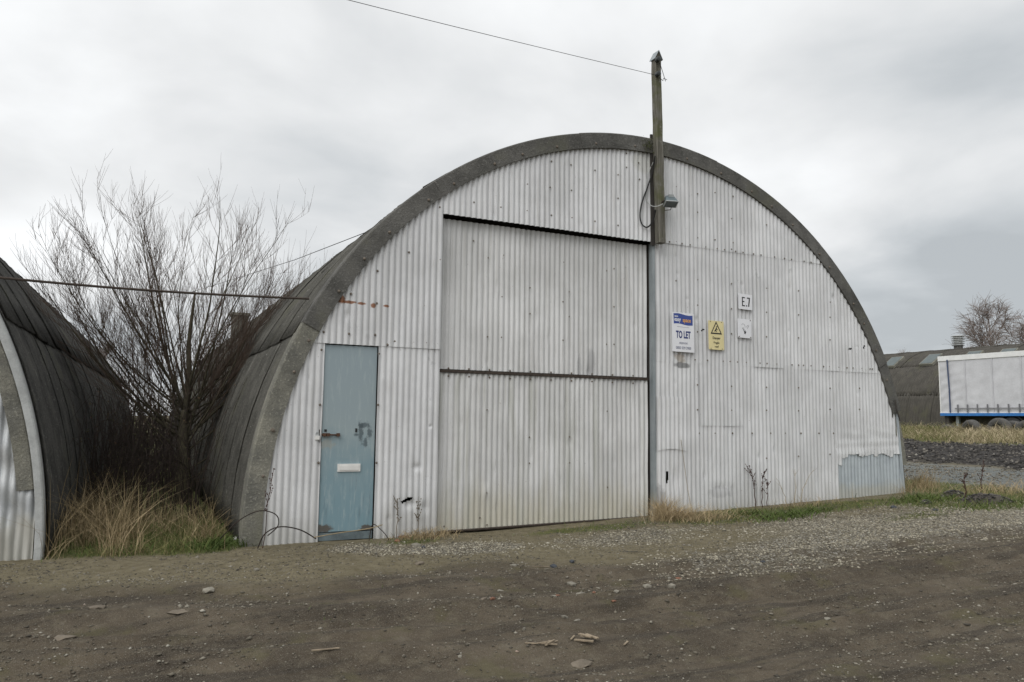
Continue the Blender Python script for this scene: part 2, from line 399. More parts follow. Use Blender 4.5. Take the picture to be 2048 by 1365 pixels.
def relief(x, y):
    t = y + track(x) + fbm(x * .35, y * .35, 40, 3) * .35
    near = np.exp(-((x - 3) / 14) ** 2) * (y < 3)
    r = 0
    for c, wd, d in ((-3.05, .20, .060), (-2.15, .22, .045), (-4.15, .22, .05), (-3.55, .13, .035), (-1.35, .2, .02)):
        r = r - d * np.exp(-((t - c) / wd) ** 2) + d * .6 * np.exp(-((t - c - wd * 1.9) / (wd * .7)) ** 2)
    g, gr, mud, road, spoil = zones(x, y)
    r = r * near * np.clip(mud + .2, 0, 1)
    # fine tread ribs along the ruts
    r = r + near * mud * .011 * np.sin(t * 42 + fbm(x * 1.3, y * 1.3, 9, 3) * 9) * (fbm(x * .8, y * .8, 61, 3) > -.02)
    for c in (-2.78, -2.9, -3.3, -3.42, -2.3, -3.75, -1.9, -4.4):
        r = r - near * .034 * np.exp(-((t + .12 * fbm(x * .5, y * .5, 55, 2) - c) / .04) ** 2) * sstep(fbm(x * .7 + c * 3, y * .7, 62, 3), -.08, .06)
    r = r + fbm(x * 1.6, y * 1.6, 21, 5) * .055 + fbm(x * 7, y * 7, 33, 3, .6) * .022
    r = r + fbm(x * .25, y * .25, 71, 2) * .05
    r = r + spoil * (fbm(x * 1.2, y * 1.2, 51, 4) * .35)
    flat = 1 - np.exp(-(np.minimum(np.abs(y), 3) / .35) ** 2) * (x > 1) * (x < 12)
    return r * np.where((x > -1) & (x < 12.2), np.maximum(flat, .35), 1)
def gz(x, y): return base_z(x, y) + relief(np.asarray(x, float), np.asarray(y, float))
def gzf(x, y): return float(gz(np.array([x]), np.array([y]))[0])
def gnd(px, py):                                        # where a line of sight meets the ground
    d = ray(px, py); z = 0.05
    for _ in range(12):
        if d.z > -1e-4: break
        k = (z - CAM.z) / d.z; p = CAM + d * k; z = gzf(p.x, p.y)
    return Vector((p.x, p.y, z))

def axis_pts(segs):
    out = []
    for a, b, st in segs: out.append(np.arange(a, b, st))
    return np.unique(np.round(np.concatenate(out), 4))
gx = axis_pts([(-600, -60, 60), (-60, -10, 5), (-10, -2, .5), (-2, 12.6, .05), (12.6, 16, .12), (16, 36, .3), (36, 60, 2), (60, 200, 14), (200, 900, 100)])
gy = axis_pts([(-400, -40, 60), (-40, -9, 3), (-9, -6.6, .2), (-6.6, .6, .036), (.6, 6, .2), (6, 36, .6), (36, 80, 4), (80, 200, 14), (200, 900, 100)])
X, Y = np.meshgrid(gx, gy, indexing='xy')
Z = gz(X, Y)
nx_, ny_ = len(gx), len(gy)
idx = np.arange(nx_ * ny_).reshape(ny_, nx_)
Q = np.stack([idx[:-1, :-1], idx[:-1, 1:], idx[1:, 1:], idx[1:, :-1]], -1).reshape(-1, 4)
ground = trimesh('ground', np.stack([X, Y, Z], -1).reshape(-1, 3), Q, None, smooth=True)
g_, gr_, mu_, ro_, sp_ = zones(X, Y)
ca = ground.data.attributes.new('zone', 'FLOAT_COLOR', 'POINT')
ca.data.foreach_set('color', np.stack([g_, gr_, mu_, np.clip(ro_, 0, 1)], -1).astype(np.float32).ravel())
cb = ground.data.attributes.new('spoil', 'FLOAT', 'POINT'); cb.data.foreach_set('value', sp_.astype(np.float32).ravel())
def ground_mat():
    m, q = new_mat('muddy gravel ground'); P = pos(q)
    at = q.n('ShaderNodeAttribute', attribute_name='zone'); sc = q.n('ShaderNodeSeparateColor', {0: at.outputs['Color']})
    G, GR, MU, RO = sc.outputs[0], sc.outputs[1], sc.outputs[2], at.outputs['Alpha']
    SP = q.n('ShaderNodeAttribute', attribute_name='spoil').outputs['Fac']
    n1 = q.noise(P, 1.4, 7, .65); n2 = q.noise(P, 9, 6, .65); n3 = q.noise(P, 45, 5, .65); n4 = q.noise(P, 160, 3, .6)
    dirt = q.mix(q.step(n2, .3, .7), (.135, .114, .068), (.215, .185, .12))
    dirt = q.mix(q.m('MULTIPLY', q.step(n3, .55, .75), .5), dirt, (.25, .225, .18))
    mud = q.mix(q.step(n1, .3, .7), (.062, .049, .034), (.125, .100, .069))
    mud = q.mix(q.m('MULTIPLY', q.step(n2, .48, .68), .6), mud, (.15, .128, .09))
    mud = q.mix(q.m('MULTIPLY', q.step(q.noise(q.n('ShaderNodeMapping', {'Vector': P, 'Rotation': (0, 0, .39), 'Scale': (.36, 3.4, 1)}).outputs[0], 1.6, 6, .62), .49, .63), .68), mud, (.040, .033, .025))
    mud = q.mix(q.m('MULTIPLY', q.step(n3, .58, .74), .55), mud, (.19, .165, .13))
    mud = q.mix(q.m('MULTIPLY', q.step(n4, .54, .68), .65), mud, (.25, .225, .19))
    mud = q.mix(q.m('MULTIPLY', q.step(q.noise(P, 2.2, 5, .6), .54, .68), .5), mud, (.105, .095, .045))
    MUf = q.step(q.m('ADD', MU, q.m('MULTIPLY', q.m('SUBTRACT', n2, .5), .5)), .25, .75)
    c = q.mix(MUf, dirt, mud)
    vo = q.n('ShaderNodeTexVoronoi', {'Vector': P, 'Scale': 42.0, 'Randomness': 1.0})
    vc = q.n('ShaderNodeSeparateColor', {0: vo.outputs['Color']}).outputs[0]
    grav = q.ramp(vc, [(0, (.11, .098, .075)), (.4, (.21, .195, .16)), (.75, (.32, .305, .26)), (1, (.45, .43, .38))])
    grav = q.mix(q.step(vo.outputs['Distance'], .35, .75), grav, (.10, .085, .06))
    Gf = q.step(q.m('ADD', G, q.m('MULTIPLY', q.m('SUBTRACT', q.noise(P, 5, 6, .7), .5), 1.2)), .3, .8)
    c = q.mix(q.m('MULTIPLY', Gf, .9), c, grav)
    gro = q.mix(q.step(n2, .3, .7), (.115, .125, .12), (.19, .20, .19))
    c = q.mix(q.m('MULTIPLY', RO, q.step(q.m('ADD', n1, .15), .3, .6)), c, gro)
    spo = q.mix(q.step(n2, .35, .65), (.03, .028, .028), (.062, .057, .052))
    spo = q.mix(q.m('MULTIPLY', q.step(n3, .6, .7), .6), spo, (.14, .13, .12))
    c = q.mix(SP, c, spo)
    moss = q.mix(q.step(n2, .3, .7), (.065, .078, .02), (.135, .14, .042))
    GRf = q.step(q.m('ADD', GR, q.m('MULTIPLY', q.m('SUBTRACT', q.noise(P, 6, 6, .7), .5), 1.1)), .25, .75)
    c = q.mix(q.m('MULTIPLY', GRf, .85), c, moss)
    h = q.m('ADD', q.m('ADD', q.m('MULTIPLY', n3, .8), q.m('MULTIPLY', n4, .35)), q.m('MULTIPLY', q.m('SUBTRACT', 1.0, vo.outputs['Distance']), q.m('MULTIPLY', Gf, .5)))
    rough = q.m('SUBTRACT', .95, q.m('MULTIPLY', q.m('MULTIPLY', MUf, q.step(n1, .5, .7)), .18))
    return finish(m, q, c, rough, h, 1.0, .03, 0, .25)
ground.data.materials.append(ground_mat())
tag(ground, kind='structure')

# ------------------------------------------------------------------ corrugated sheets
PITCH, DEPTH = .0762, .027
def prof(u):
    c = .5 + .5 * np.cos(2 * PI * u / PITCH)
    return DEPTH * (c ** .42)
def arch_top(u, r): 
    return VC + np.sqrt(np.maximum(r * r - (u - UC) ** 2, 0))
def corr_sheet(name, parent, u0, u1, z0, z1, y0, mat, r=None, bottom=None, holes=(), dents=(), seed=0, lean=0.0, uc=UC, curl=None, rough=1.0, dz=.06):
    step = PITCH / 8
    us = np.arange(u0, u1 + step * .5, step)
    nr = max(3, int((z1 - z0) / dz))
    zt = np.full_like(us, z1)
    if r: 
        zt = np.minimum(zt, VC + np.sqrt(np.maximum(r * r - (us - uc) ** 2, 0)))
        zt[np.abs(us - uc) > r] = -9
    zb = np.full_like(us, z0) if bottom is None else np.array([bottom(u) for u in us])
    ok = zt > zb + .004
    t = np.linspace(0, 1, nr + 1)
    ZZ = zb[None, :] + (np.maximum(zt, zb) - zb)[None, :] * t[:, None]
    UU = np.repeat(us[None, :], nr + 1, 0)
    YY = y0 - prof(UU)
    YY += (fbm(UU * 1.1, ZZ * .8, seed, 3) * .016 + fbm(UU * 5, ZZ * 2.2, seed + 5, 3) * .007) * rough
    UU = UU + fbm(UU * 3.1, ZZ * 1.7, seed + 9, 3) * .010 * rough
    YY -= lean * (1 - (ZZ - z0) / max(.1, z1 - z0))
    rr = np.random.default_rng(seed + 100)
    allD = list(dents)
    for _ in range(int((u1 - u0) * (z1 - z0) * 3.6)):
        allD.append((rr.uniform(u0, u1), rr.uniform(z0, z1), rr.uniform(.012, .03), rr.uniform(.015, .06), rr.uniform(-.009, .022)))
    for du, dzc, ru, rz, am in allD:
        YY += am * np.exp(-((UU - du) / ru) ** 2 - ((ZZ - dzc) / rz) ** 2)
    if curl is not None: YY += curl(UU, ZZ)
    n = len(us)
    V = np.stack([UU, YY, ZZ], -1).reshape(-1, 3)
    I = np.arange((nr + 1) * n).reshape(nr + 1, n)
    Fq = np.stack([I[:-1, :-1], I[:-1, 1:], I[1:, 1:], I[1:, :-1]], -1)
    keep = np.repeat((ok[:-1] & ok[1:])[None, :], nr, 0)
    if len(holes):
        cu = (UU[:-1, :-1] + UU[1:, 1:]) / 2; cz = (ZZ[:-1, :-1] + ZZ[1:, 1:]) / 2
        for hu, hz, hr, hh, sk in holes:
            a = (cu - hu); b_ = (cz - hz) - sk * a
            keep &= ~((a / hr) ** 2 + (b_ / hh) ** 2 < 1)
    Fq = Fq[keep]
    if len(Fq) == 0: return None
    used = np.unique(Fq); rm = np.full(len(V), -1); rm[used] = np.arange(len(used))
    return trimesh(name, V[used], rm[Fq], mat, parent, smooth=True)
def snap(u): return round(u / PITCH) * PITCH          # sheet edges fall on a ridge

hut = root('arched_hut', (UC, 0, 0), 'large white corrugated hut with a grey arched roof, sliding door and narrow blue door', 'hut')
RCUT = RIN + .05
UL, UR = 3.377, 6.60                                   # sliding door opening
seedc = [0]
def row(u0, u1, z0, z1, y0, mat, width=8 * PITCH, **kw):
    u = snap(u0) if u0 > UC - 5.1 else u0
    first = True
    while u < u1 - .02:
        e = snap(u + width)
        if first and u != u0: u = u0
        e = min(e, u1) if u1 - e > .12 else u1
        seedc[0] += 1
        corr_sheet('wall_sheet', hut, u, e + (.012 if e < u1 else 0), z0, z1, y0 + (.0025 if seedc[0] % 2 else 0), mat, seed=seedc[0] * 13, **kw)
        u = e; first = False
hu1 = uz(813, 1000)
LAPZ = 2.262
bdx0, bdx1 = 1.962, 2.592
# left of the sliding door
row(1.35, bdx0 - .004, -.03, LAPZ + .04, 0, WHITE, r=RCUT)
row(bdx1 + .004, UL, -.03, LAPZ + .04, 0, WHITE, r=RCUT, dz=.014, holes=[(hu1[0], hu1[1], .075, .022, .35)], dents=[(hu1[0] + .03, hu1[1] - .05, .07, .05, .03), (*uz(832, 935), .05, .04, .022), (*uz(848, 1015), .05, .06, .02)])
row(1.55, UL, LAPZ, 5.3, -.006, WHITE, r=RCUT, lean=.002)
# above the sliding door
row(UL, UR + .03, 3.975, 5.4, -.008, WHITE, r=RCUT, lean=.004)
# right of the sliding door: three courses
RJ = UR + .035
LZ1, LZ2 = 3.985, 2.252
h2 = uz(1333, 955); h3 = uz(1726, 694); h4 = uz(1699, 698); h5 = uz(1403, 661)
row(RJ, 11.4, LZ1, 5.4, -.012, WHITE, r=RCUT)
row(RJ, 11.75, LZ2, LZ1 + .04, -.006, WHITE, r=RCUT, dz=.02, holes=[(h3[0], h3[1], .03, .035, .5), (h4[0], h4[1], .035, .014, .3), (h5[0], h5[1], .035, .016, .3)])
ug0 = uz(1672, 950)[0]; zg0 = uz(1690, 909)[1]
def low_bottom(u): return -.02 + .02 * max(0, u - 6)
row(RJ, ug0 + .03, .08, LZ2 + .05, 0, WHITE, r=RCUT, bottom=low_bottom, dz=.04, holes=[(h2[0], h2[1], .018, .10, 1.5)],
    dents=[(*uz(1350, 960), .05, .15, .03), (*uz(1440, 975), .16, .03, .02), (*uz(1560, 990), .2, .1, .012), (*uz(1620, 940), .2, .02, .012)])
rag = lambda u: zg0 - .01 + .022 * (math.sin(u * 23) * .4 + math.sin(u * 11.3 + 1) * .6) - (.035 if math.sin(u * 17.1) > .55 else 0) - (.15 if u < ug0 + .13 else 0)
fl = lambda U_, Z_: -.012 * np.exp(-((Z_ - (zg0 + .0)) / .05) ** 2) * (.5 + .5 * np.sin(U_ * 13)) + .006 * np.sin(U_ * 4.2 + 2 * np.sin(Z_ * 9)) * np.sin(Z_ * 31 + U_ * 3) * np.exp(-((Z_ - zg0 - .2) / .22) ** 2)
row(ug0, 11.76, zg0 - .2, LZ2 + .05, -.001, WHITE, r=RCUT, bottom=rag, curl=fl, dz=.03)
corr_sheet('zinc_patch_sheet', hut, ug0 - .01, uz(1742, 950)[0] + .01, .2, zg0 + .12, .016, GALV, r=RCUT, seed=901, bottom=lambda u: .17 + .012 * (u - 10))
corr_sheet('zinc_patch_sheet', hut, uz(1742, 950)[0], 11.77, .2, zg0 + .12, .012, GALV, r=RCUT, seed=903, bottom=lambda u: .19 + .012 * (u - 10))
# overlapping repair sheets on the right wall
a0 = uz(1396, 852); a1 = uz(1480, 852)
corr_sheet('repair_sheet', hut, snap(a0[0]), snap(a1[0]), a0[1], LZ2 + .02, -.004, WHITE, seed=905)
a0 = uz(1312, 900); a1 = uz(1372, 898)
corr_sheet('repair_sheet', hut, RJ, snap(a1[0]), a0[1] - .02, a0[1] + .75, -.010, WHITE, seed=907, bottom=lambda u: a0[1] - .02 + .03 * math.sin((u - RJ) * 6))

# sliding door, in two leaves
sd_root = mesh('sliding_door', *(lambda b: (b.v, b.f))(MB().box((UL - .03, .155, 2.02), (UR - .06, .20, 2.09)).box((UL + .03, .155, 3.80), (UR - .06, .20, 3.86)).box((UL - .05, .155, .22), (UR - .06, .20, .29)).box((UL + .02, .155, .3), (UL + .09, .20, 3.8)).box((UR - .2, .155, .3), (UR - .13, .20, 3.8))), DARKIN, hut)
def door_row(z0, z1, u0, u1, y0, bottom=None):
    u = u0
    while u < u1 - .02:
        e = min(snap(u + 8 * PITCH), u1)
        if u1 - e < .1: e = u1
        seedc[0] += 1
        corr_sheet('door_sheet', sd_root, u, e + .01, z0, z1, y0 + (.003 if seedc[0] % 2 else 0), DOORM, seed=seedc[0] * 17, bottom=bottom, rough=1.15,
                   dents=[(*uz(1185, 745), .05, .05, .03), (*uz(1110, 985), .25, .012, .016), (*uz(975, 985), .05, .06, -.02)])
        u = e
door_row(2.03, 3.945, UL - .012, UR - .050, .105)
door_row(.05, 1.985, UL - .022, UR - .055, .085, bottom=lambda u: .045 + .016 * (u - UL))
MB().box((UL - .015, .045, 1.988), (UR - .045, .095, 2.022)).build('door_rail', DARKIRON, sd_root)
MB().tube([(UL - .02, .06, .035), (UR - .06, .06, .082)], .016, 6).build('bottom_rail', DARKIRON, sd_root)
# dark head beam set back above the door, jambs
MB().box((UL - .25, .22, 3.99), (UR + .3, .36, 4.22)).build('head_beam', DARKIN, hut)
MB().box((UL - .06, .19, .0), (UL - .02, .32, 4.0)).build('door_post', DARKIN, hut)
jb = MB(); jb.box((UR - .004, -.024, .05), (UR + .040, .012, 3.965)); jb.box((UR - .008, .012, .05), (UR + .004, .06, 3.965))
jb.build('door_jamb', GALVD, hut)
MB().box((UR - .0, .06, .05), (UR + .05, .21, 3.97)).build('door_post', DARKIN, hut)

# blue entrance door
dz0 = .118
bd = MB().box((bdx0 + .004, .002, dz0), (bdx1 - .004, .045, LAPZ - .012)).build('entrance_door', BLUEDOOR, hut)
tag(bd, 'narrow faded blue entrance door')
lb0 = at_y(675, 929, 0); lb1 = at_y(720, 943, 0)
lm = MB(); lm.box((lb0.x, -.012, lb1.z), (lb1.x, .003, lb0.z + .004)); lm.box((lb0.x + .02, -.018, lb1.z + .016), (lb1.x - .02, -.011, lb0.z - .014))
lm.build('letter_box', WHITEPLASTIC, bd)
hb = MB(); p0 = at_y(644, 869.5, 0); p1 = at_y(678, 870.5, 0)
hb.tube([(p0.x - .01, -.02, p0.z), (p1.x, -.02, p1.z)], .009, 8)
for f in (.12, .34, .93): 
    xx = p0.x + (p1.x - p0.x) * f; hb.box((xx - .018, -.034, p0.z - .02), (xx + .018, .004, p0.z + .016))
hb.build('bolt_bar', RUSTY, bd)
kk = MB(); p = at_y(651, 861.5, 0); kk.box((p.x - .014, -.004, p.z - .014), (p.x + .014, .004, p.z + .014)); kk.build('keyhole', INKBLACK, bd)
kk = MB(); p = at_y(712.5, 861, 0); kk.box((p.x - .012, -.004, p.z - .022), (p.x + .012, .004, p.z + .022)); kk.build('keyhole', INKBLACK, bd)
MB().box((bdx0 - .0, .006, .02), (bdx1 + .0, .10, .108)).build('door_step', plain('painted step', (.12, .15, .16), .7, .3, 9), hut)
MB().box((bdx0 - .03, .05, .11), (bdx0 + .002, .10, LAPZ)).box((bdx1 - .002, .05, .11), (bdx1 + .03, .10, LAPZ)).box((bdx0 - .03, .05, LAPZ - .01), (bdx1 + .03, .10, LAPZ + .05)).build('door_frame', DARKIN, hut)
lk = root('padlock', at_y(634.5, 873, -.03), 'small white padlock hanging at the left edge of the blue door', 'padlock')
m_ = MB(); m_.box((-.024, -.014, -.038), (.024, .014, .006)); m_.build('lock_body', WHITEPLASTIC, lk, True)
MB().tube([(-.015, 0, .004), (-.016, 0, .03), (-.008, 0, .044), (.008, 0, .044), (.016, 0, .03), (.015, 0, .004)], .005, 6).build('shackle', LAMPPALE, lk, True)
hp = MB(); p = at_y(634, 872, -.012); hp.box((p.x - .03, -.012, p.z - .075), (p.x + .03, -.004, p.z + .07)); hp.build('hasp_plate', DARKIRON, hut)

# verge: L-shaped trim swept round the arch
def arc(uc, vc, r, a): return uc - r * math.cos(a), vc + r * math.sin(a)
def verge_seg(parent, uc, vc, r0, r1, a0, a1, yf, yb, mat, n=14, name='verge_trim', jag=0):
    v, f = [], []
    for i in range(n + 1):
        a = a0 + (a1 - a0) * i / n
        for (r, y) in ((r0, yf + .035), (r0, yf), (r1 - .012, yf), (r1 + .002, yf + .010), (r1 + .004, yb), (r1 - .008, yb), (r1 - .010, yf + .018), (r0 + .01, yf + .010)):
            aa = a
            if jag and i == 0: aa += jag * math.sin((r - r0) * 31 + 1) * .5
            x, z = arc(uc, vc, r, aa); v.append((x, y, z))
    k = 8
    for i in range(n):
        for j in range(k):
            j2 = (j + 1) % k; f.append((i * k + j, i * k + j2, (i + 1) * k + j2, (i + 1) * k + j))
    f.append(tuple(range(k))[::-1]); f.append(tuple(n * k + j for j in range(k)))
    return mesh(name, v, f, mat, parent)
R_ = math.radians
vs_ = [(-1.2, 27.6, VERGEP, -.046, 0), (26.0, 52.6, VERGE, -.058, .016), (52.2, 77.6, VERGE, -.062, 0), (77.2, 103.2, VERGE, -.068, 0), (102.8, 128.6, VERGE, -.062, 0), (128.2, 154.2, VERGE, -.056, 0), (153.8, 163.2, VERGE, -.05, 0.02)]
for i, (a, b, mt, yf, jg) in enumerate(vs_):
    o = verge_seg(hut, UC, VC, RIN, ROUT + .003 * (i % 2), R_(a), R_(b), yf, .16, mt, jag=jg)
    if i == 0: tag(o, 'pale lowest verge trim beside the blue door')
verge_seg(hut, UC, VC, RIN + .01, ROUT - .05, R_(162.6), R_(173.0), -.02, .10, VERGEP, name='broken_verge_board')
bv = MB(); 
pA = at_y(1790, 800, -.08); pB = at_y(1800, 842, -.08); bv.tube([pA, at_y(1793, 820, -.09), pB], [.012, .014, .01], 5)
bv.build('loose_strip', DARKIN, hut)
st = MB(); p0 = at_y(1793, 828, -.03); p1 = at_y(1808, 985, -.03); st.box((-.02, -.012, 0), (.02, .012, (p1 - p0).length), Matrix.Translation(p1) @ (p0 - p1).to_track_quat('Z', 'Y').to_matrix().to_4x4())
st.build('edge_flashing', GALV, hut)
bm_ = MB()
def bolt(px, py, r=.011, y=-.022, mb=None):
    p = at_y(px, py, y); r *= .86; (mb or bm_).lathe([(r * 1.5, 0), (r * 1.35, .003), (r * .9, .005), (r * .8, .011), (0.0005, .012)], 6, Matrix.Translation(p) @ Matrix.Rotation(PI / 2, 4, 'X'))
# bolts on the trim
for a in range(8, 163, 6):
    a_ = R_(a + random.uniform(-1.5, 1.5)); x, z = arc(UC, VC, RIN + .06, a_)
    bm_.lathe([(.020, 0), (.018, .006), (.008, .014), (.0005, .015)], 6, Matrix.Translation((x, -.066, z)) @ Matrix.Rotation(PI / 2, 4, 'X'))
x, z = uz(543, 860); bm_.lathe([(.02, 0), (.018, .03), (.0005, .032)], 8, Matrix.Translation((x, -.056, z)) @ Matrix.Rotation(PI / 2, 4, 'X'))
for (px, py) in ((702, 588), (647, 664), (698, 668), (750, 670), (880, 415), (880, 520), (876, 688), (643, 700), (640, 810), (637, 926), (756, 810), (753, 926), (758, 708), (828, 685), (853, 686), (790, 683), (775, 690), (754, 607), (755, 542), (818, 505)): bolt(px, py, .012)
for (px, py) in ((947, 482), (976, 516), (1007, 511), (1060, 576), (1060, 628), (1127, 525), (1126, 604), (1126, 681), (1138, 584), (1138, 634), (1213, 542), (1228, 538), (1228, 614), (1228, 689), (1213, 689), (1004, 594), (975, 674), (1003, 675)): bolt(px, py, .009, .083)
for px in range(897, 1296, 41):
    yy = 737 + (px - 897) * .04; bolt(px, yy, .011, .082); bolt(px, yy + 15, .011, .062)
for (px, py) in ((974, 820), (1059, 875), (1059, 927), (1139, 874), (1139, 926), (1214, 823), (1215, 975), (973, 986), (960, 1036), (1060, 1050), (1138, 1046), (1215, 1040), (888, 1053), (974, 1050)): bolt(px, py, .009, .062)
for (px, py) in ((948, 405), (1002, 415), (1054, 422), (1103, 431), (1144, 436), (1190, 443), (1236, 451), (1103, 323), (1142, 330), (1190, 341), (1236, 350), (1279, 359), (1055, 369), (1100, 375), (1143, 381), (1236, 397), (1253, 307), (1253, 335), (1277, 326)): bolt(px, py, .010, -.03)
for col in ((1395, [388, 425, 476, 560, 611, 664, 770, 820]), (1463, [438, 499, 568, 618, 668, 773, 821]), (1533, [450, 577, 625, 674, 775, 821, 917]), (1597, [582, 630, 676, 776, 822, 913]), (1660, [605, 635, 680, 777, 819, 909]), (1719, [777, 819]), (1352, [374, 484, 562]), (1430, [386, 480]), (1466, [393, 486])):
    for yy in col[1]: bolt(col[0], yy, .0105, -.03)
for px in (1339, 1364, 1380, 1411, 1434, 1449, 1471, 1486, 1507, 1522, 1549, 1569, 1583, 1608, 1622, 1640): bolt(px, 484 + (px - 1339) * .145, .0105, -.034)
for px in (1390, 1415, 1446, 1460, 1475, 1492, 1520, 1534, 1553, 1584, 1597, 1607, 1622, 1647, 1658, 1677, 1694, 1706, 1723, 1740, 1745): bolt(px, 720 + (px - 1390) * .052, .0105, -.028)
for px in (1398, 1430, 1465, 1504, 1541, 1570, 1602, 1638, 1667): bolt(px, 867, .012, -.022)
bo = bm_.build('bolt_heads', BOLT, hut); tag(bo, kind='stuff')
# moss tuft on the trim by the post
mv, mf = [], []
pm = at_y(1296, 292, -.075)
for k in range(260):
    d = Vector((random.gauss(0, .07), random.uniform(-.03, .0), random.gauss(0, .05))); s = random.uniform(.008, .02); c = pm + d
    b = len(mv); mv += [c + Vector((random.uniform(-s, s), -random.uniform(0, s), random.uniform(-s, s))) for _ in range(3)]; mf.append((b, b + 1, b + 2))
tag(mesh('moss_tuft', mv, mf, plain('dark moss', (.05, .055, .02), .95, .4, 30), hut), kind='stuff')

# roof: curved corrugated sheets in courses, laid on the vault
RP = .085
def roof_sheet_mesh(name, w_, span, r, seed, lod=1.0, pitch=RP, amp=.013, tilt=.008, drop=.022):
    ny = max(8, int(w_ / pitch * (6 if lod >= 1 else 4))); na = 7
    ys = np.linspace(0, w_, ny + 1); as_ = np.linspace(0, span, na + 1)
    YY, AA = np.meshgrid(ys, as_, indexing='xy')
    rr = np.random.default_rng(seed)
    RR = r + amp * np.cos(2 * PI * YY / pitch) + tilt * (1 - YY / w_) + drop * (1 - AA / span) + fbm(YY * 2 + seed, AA * 6, seed, 3) * .02 + fbm(YY * 9 + seed, AA * 2, seed + 3, 3) * .03 * np.exp(-(AA / .03) ** 2)
    V = np.stack([-RR * np.cos(AA), YY, RR * np.sin(AA)], -1).reshape(-1, 3)
    n = ny + 1; I = np.arange((na + 1) * n).reshape(na + 1, n)
    F = np.stack([I[:-1, :-1], I[:-1, 1:], I[1:, 1:], I[1:, :-1]], -1).reshape(-1, 4)
    V2 = np.stack([-(RR - .008) * np.cos(AA), YY, (RR - .008) * np.sin(AA)], -1).reshape(-1, 3)   # underside, so edges have thickness
    o0 = len(V); F2 = F[:, ::-1] + o0
    rim = []
    for j in range(ny): rim.append((I[0, j + 1], I[0, j], o0 + I[0, j], o0 + I[0, j + 1])); rim.append((I[na, j], I[na, j + 1], o0 + I[na, j + 1], o0 + I[na, j]))
    for i in range(na): rim.append((I[i, 0], I[i + 1, 0], o0 + I[i + 1, 0], o0 + I[i, 0])); rim.append((I[i + 1, ny], I[i, ny], o0 + I[i, ny], o0 + I[i + 1, ny]))
    o = trimesh(name, np.concatenate([V, V2]), np.concatenate([F, F2, np.array(rim)]), None, smooth=True)
    me = o.data; bpy.data.objects.remove(o); return me
def lay_roof(parent, cx, cz, y0, length, meshes, w_, mat, seed, skip=None, yaw=0):
    rr = random.Random(seed); n = int(length / w_); A = PI / 7
    for me in meshes:
        if not me.materials: me.materials.append(mat)
    for j in range(n):
        for c in range(7):
            if skip and skip(j, c): continue
            o = link(bpy.data.objects.new('roof_sheet', rr.choice(meshes)))
            right = c > 3
            y = y0 + j * w_ + rr.uniform(-.012, .012)
            if not right: M = Matrix.Translation((cx, y, cz)) @ Matrix.Rotation(c * A - rr.uniform(.004, .02), 4, 'Y')
            else: M = Matrix.Translation((cx, y, cz)) @ Matrix.Diagonal((-1, 1, 1, 1)) @ Matrix.Rotation((6 - c) * A - rr.uniform(.004, .02), 4, 'Y')
            s = 1 + rr.uniform(-.0009, .0009)
            o.matrix_basis = M @ Matrix.Diagonal((s, 1, s, 1)); par(o, parent)
W_ = .92
RM = [roof_sheet_mesh('roof_sheet', W_ + .04, PI / 7 + R_(2.2), ROUT - .025, 300 + i, tilt=(.001, .005, .003)[i]) for i in range(3)]
lay_roof(hut, UC, VC, .10, 22.1, RM, W_, ROOF, 1)
# blank rear end wall
def end_wall(parent, cx, cz, r, y, mat):
    pts = [(cx - r * math.cos(PI * i / 40), cz + r * math.sin(PI * i / 40)) for i in range(41)] + [(cx + r, -.1), (cx - r, -.1)]
    MB().prism(pts, y, y + .1).build('rear_wall', mat, parent)
end_wall(hut, UC, VC, ROUT - .09, 21.9, VERGE)
vb = MB(); pv = Vector((2.72, 14.8, 3.80)); vb.box((pv.x - .22, pv.y - .25, pv.z - .2), (pv.x + .2, pv.y + .25, pv.z + .52)); vb.box((pv.x - .27, pv.y - .3, pv.z + .52), (pv.x + .25, pv.y + .3, pv.z + .60))
vb.build('roof_vent', VERGEP, hut)
# ragged scraps of felt lifting along the skyline
for (px, py, L) in ((652, 530, .35), (690, 497, .3), (830, 386, .45)):
    d = ray(px, py); y = 2.0 if px < 750 else .5
    p = at_y(px, py, y); v = []
    for i in range(5):
        for j in range(3): v.append((p.x + (j - 1) * .1 + i * .02, p.y + (i - 2) * L / 4, p.z - .05 + (j - 1) * .1 + .02 * math.sin(i * 2.1)))
    fcs = [(i * 3 + j, i * 3 + j + 1, i * 3 + j + 4, i * 3 + j + 3) for i in range(4) for j in range(2)]
    o = mesh('lifted_sheet_edge', v, fcs, VERGE, hut); md = o.modifiers.new('t', 'SOLIDIFY'); md.thickness = .012

# ------------------------------------------------------------------ the hut on the left
UC2 = -6.1
hut2 = root('arched_hut', (UC2 + 5.41, 0, 0), 'dark arched hut cut off by the left edge, with a torn zinc front', 'hut')
RM2 = [roof_sheet_mesh('roof_sheet', W_ + .04, PI / 7 + R_(2.4), 5.40, 340 + i, tilt=(.002, .012, .005)[i], drop=.035) for i in range(3)]
ROOF2 = cement('sooty fibre cement roof', (.052, .051, .048), (.10, .097, .09), .65, .4, .85)
lay_roof(hut2, UC2, VC, .06, 22.1, RM2, W_, ROOF2, 5)
end_wall(hut2, UC2, VC, 5.3, 21.9, VERGE)
def seg2(r0, r1, a0, a1, yf, yb, mat, nm, jag=0): return verge_seg(hut2, UC2, VC, r0, r1, R_(a1), R_(a0), yf, yb, mat, 24, nm, jag)
for a0, a1 in ((-1.5, 26), (26, 52), (52, 77), (77, 103), (103, 128), (128, 154), (154, 179.5)):
    seg2(5.33, 5.40, 180 - a0, 180 - a1, -.06, .12, TRIM, 'verge_trim')
seg2(5.18, 5.325, 180 - 6.5, 180 - 30, -.03, .0, VERGEP, 'verge_board', .05)
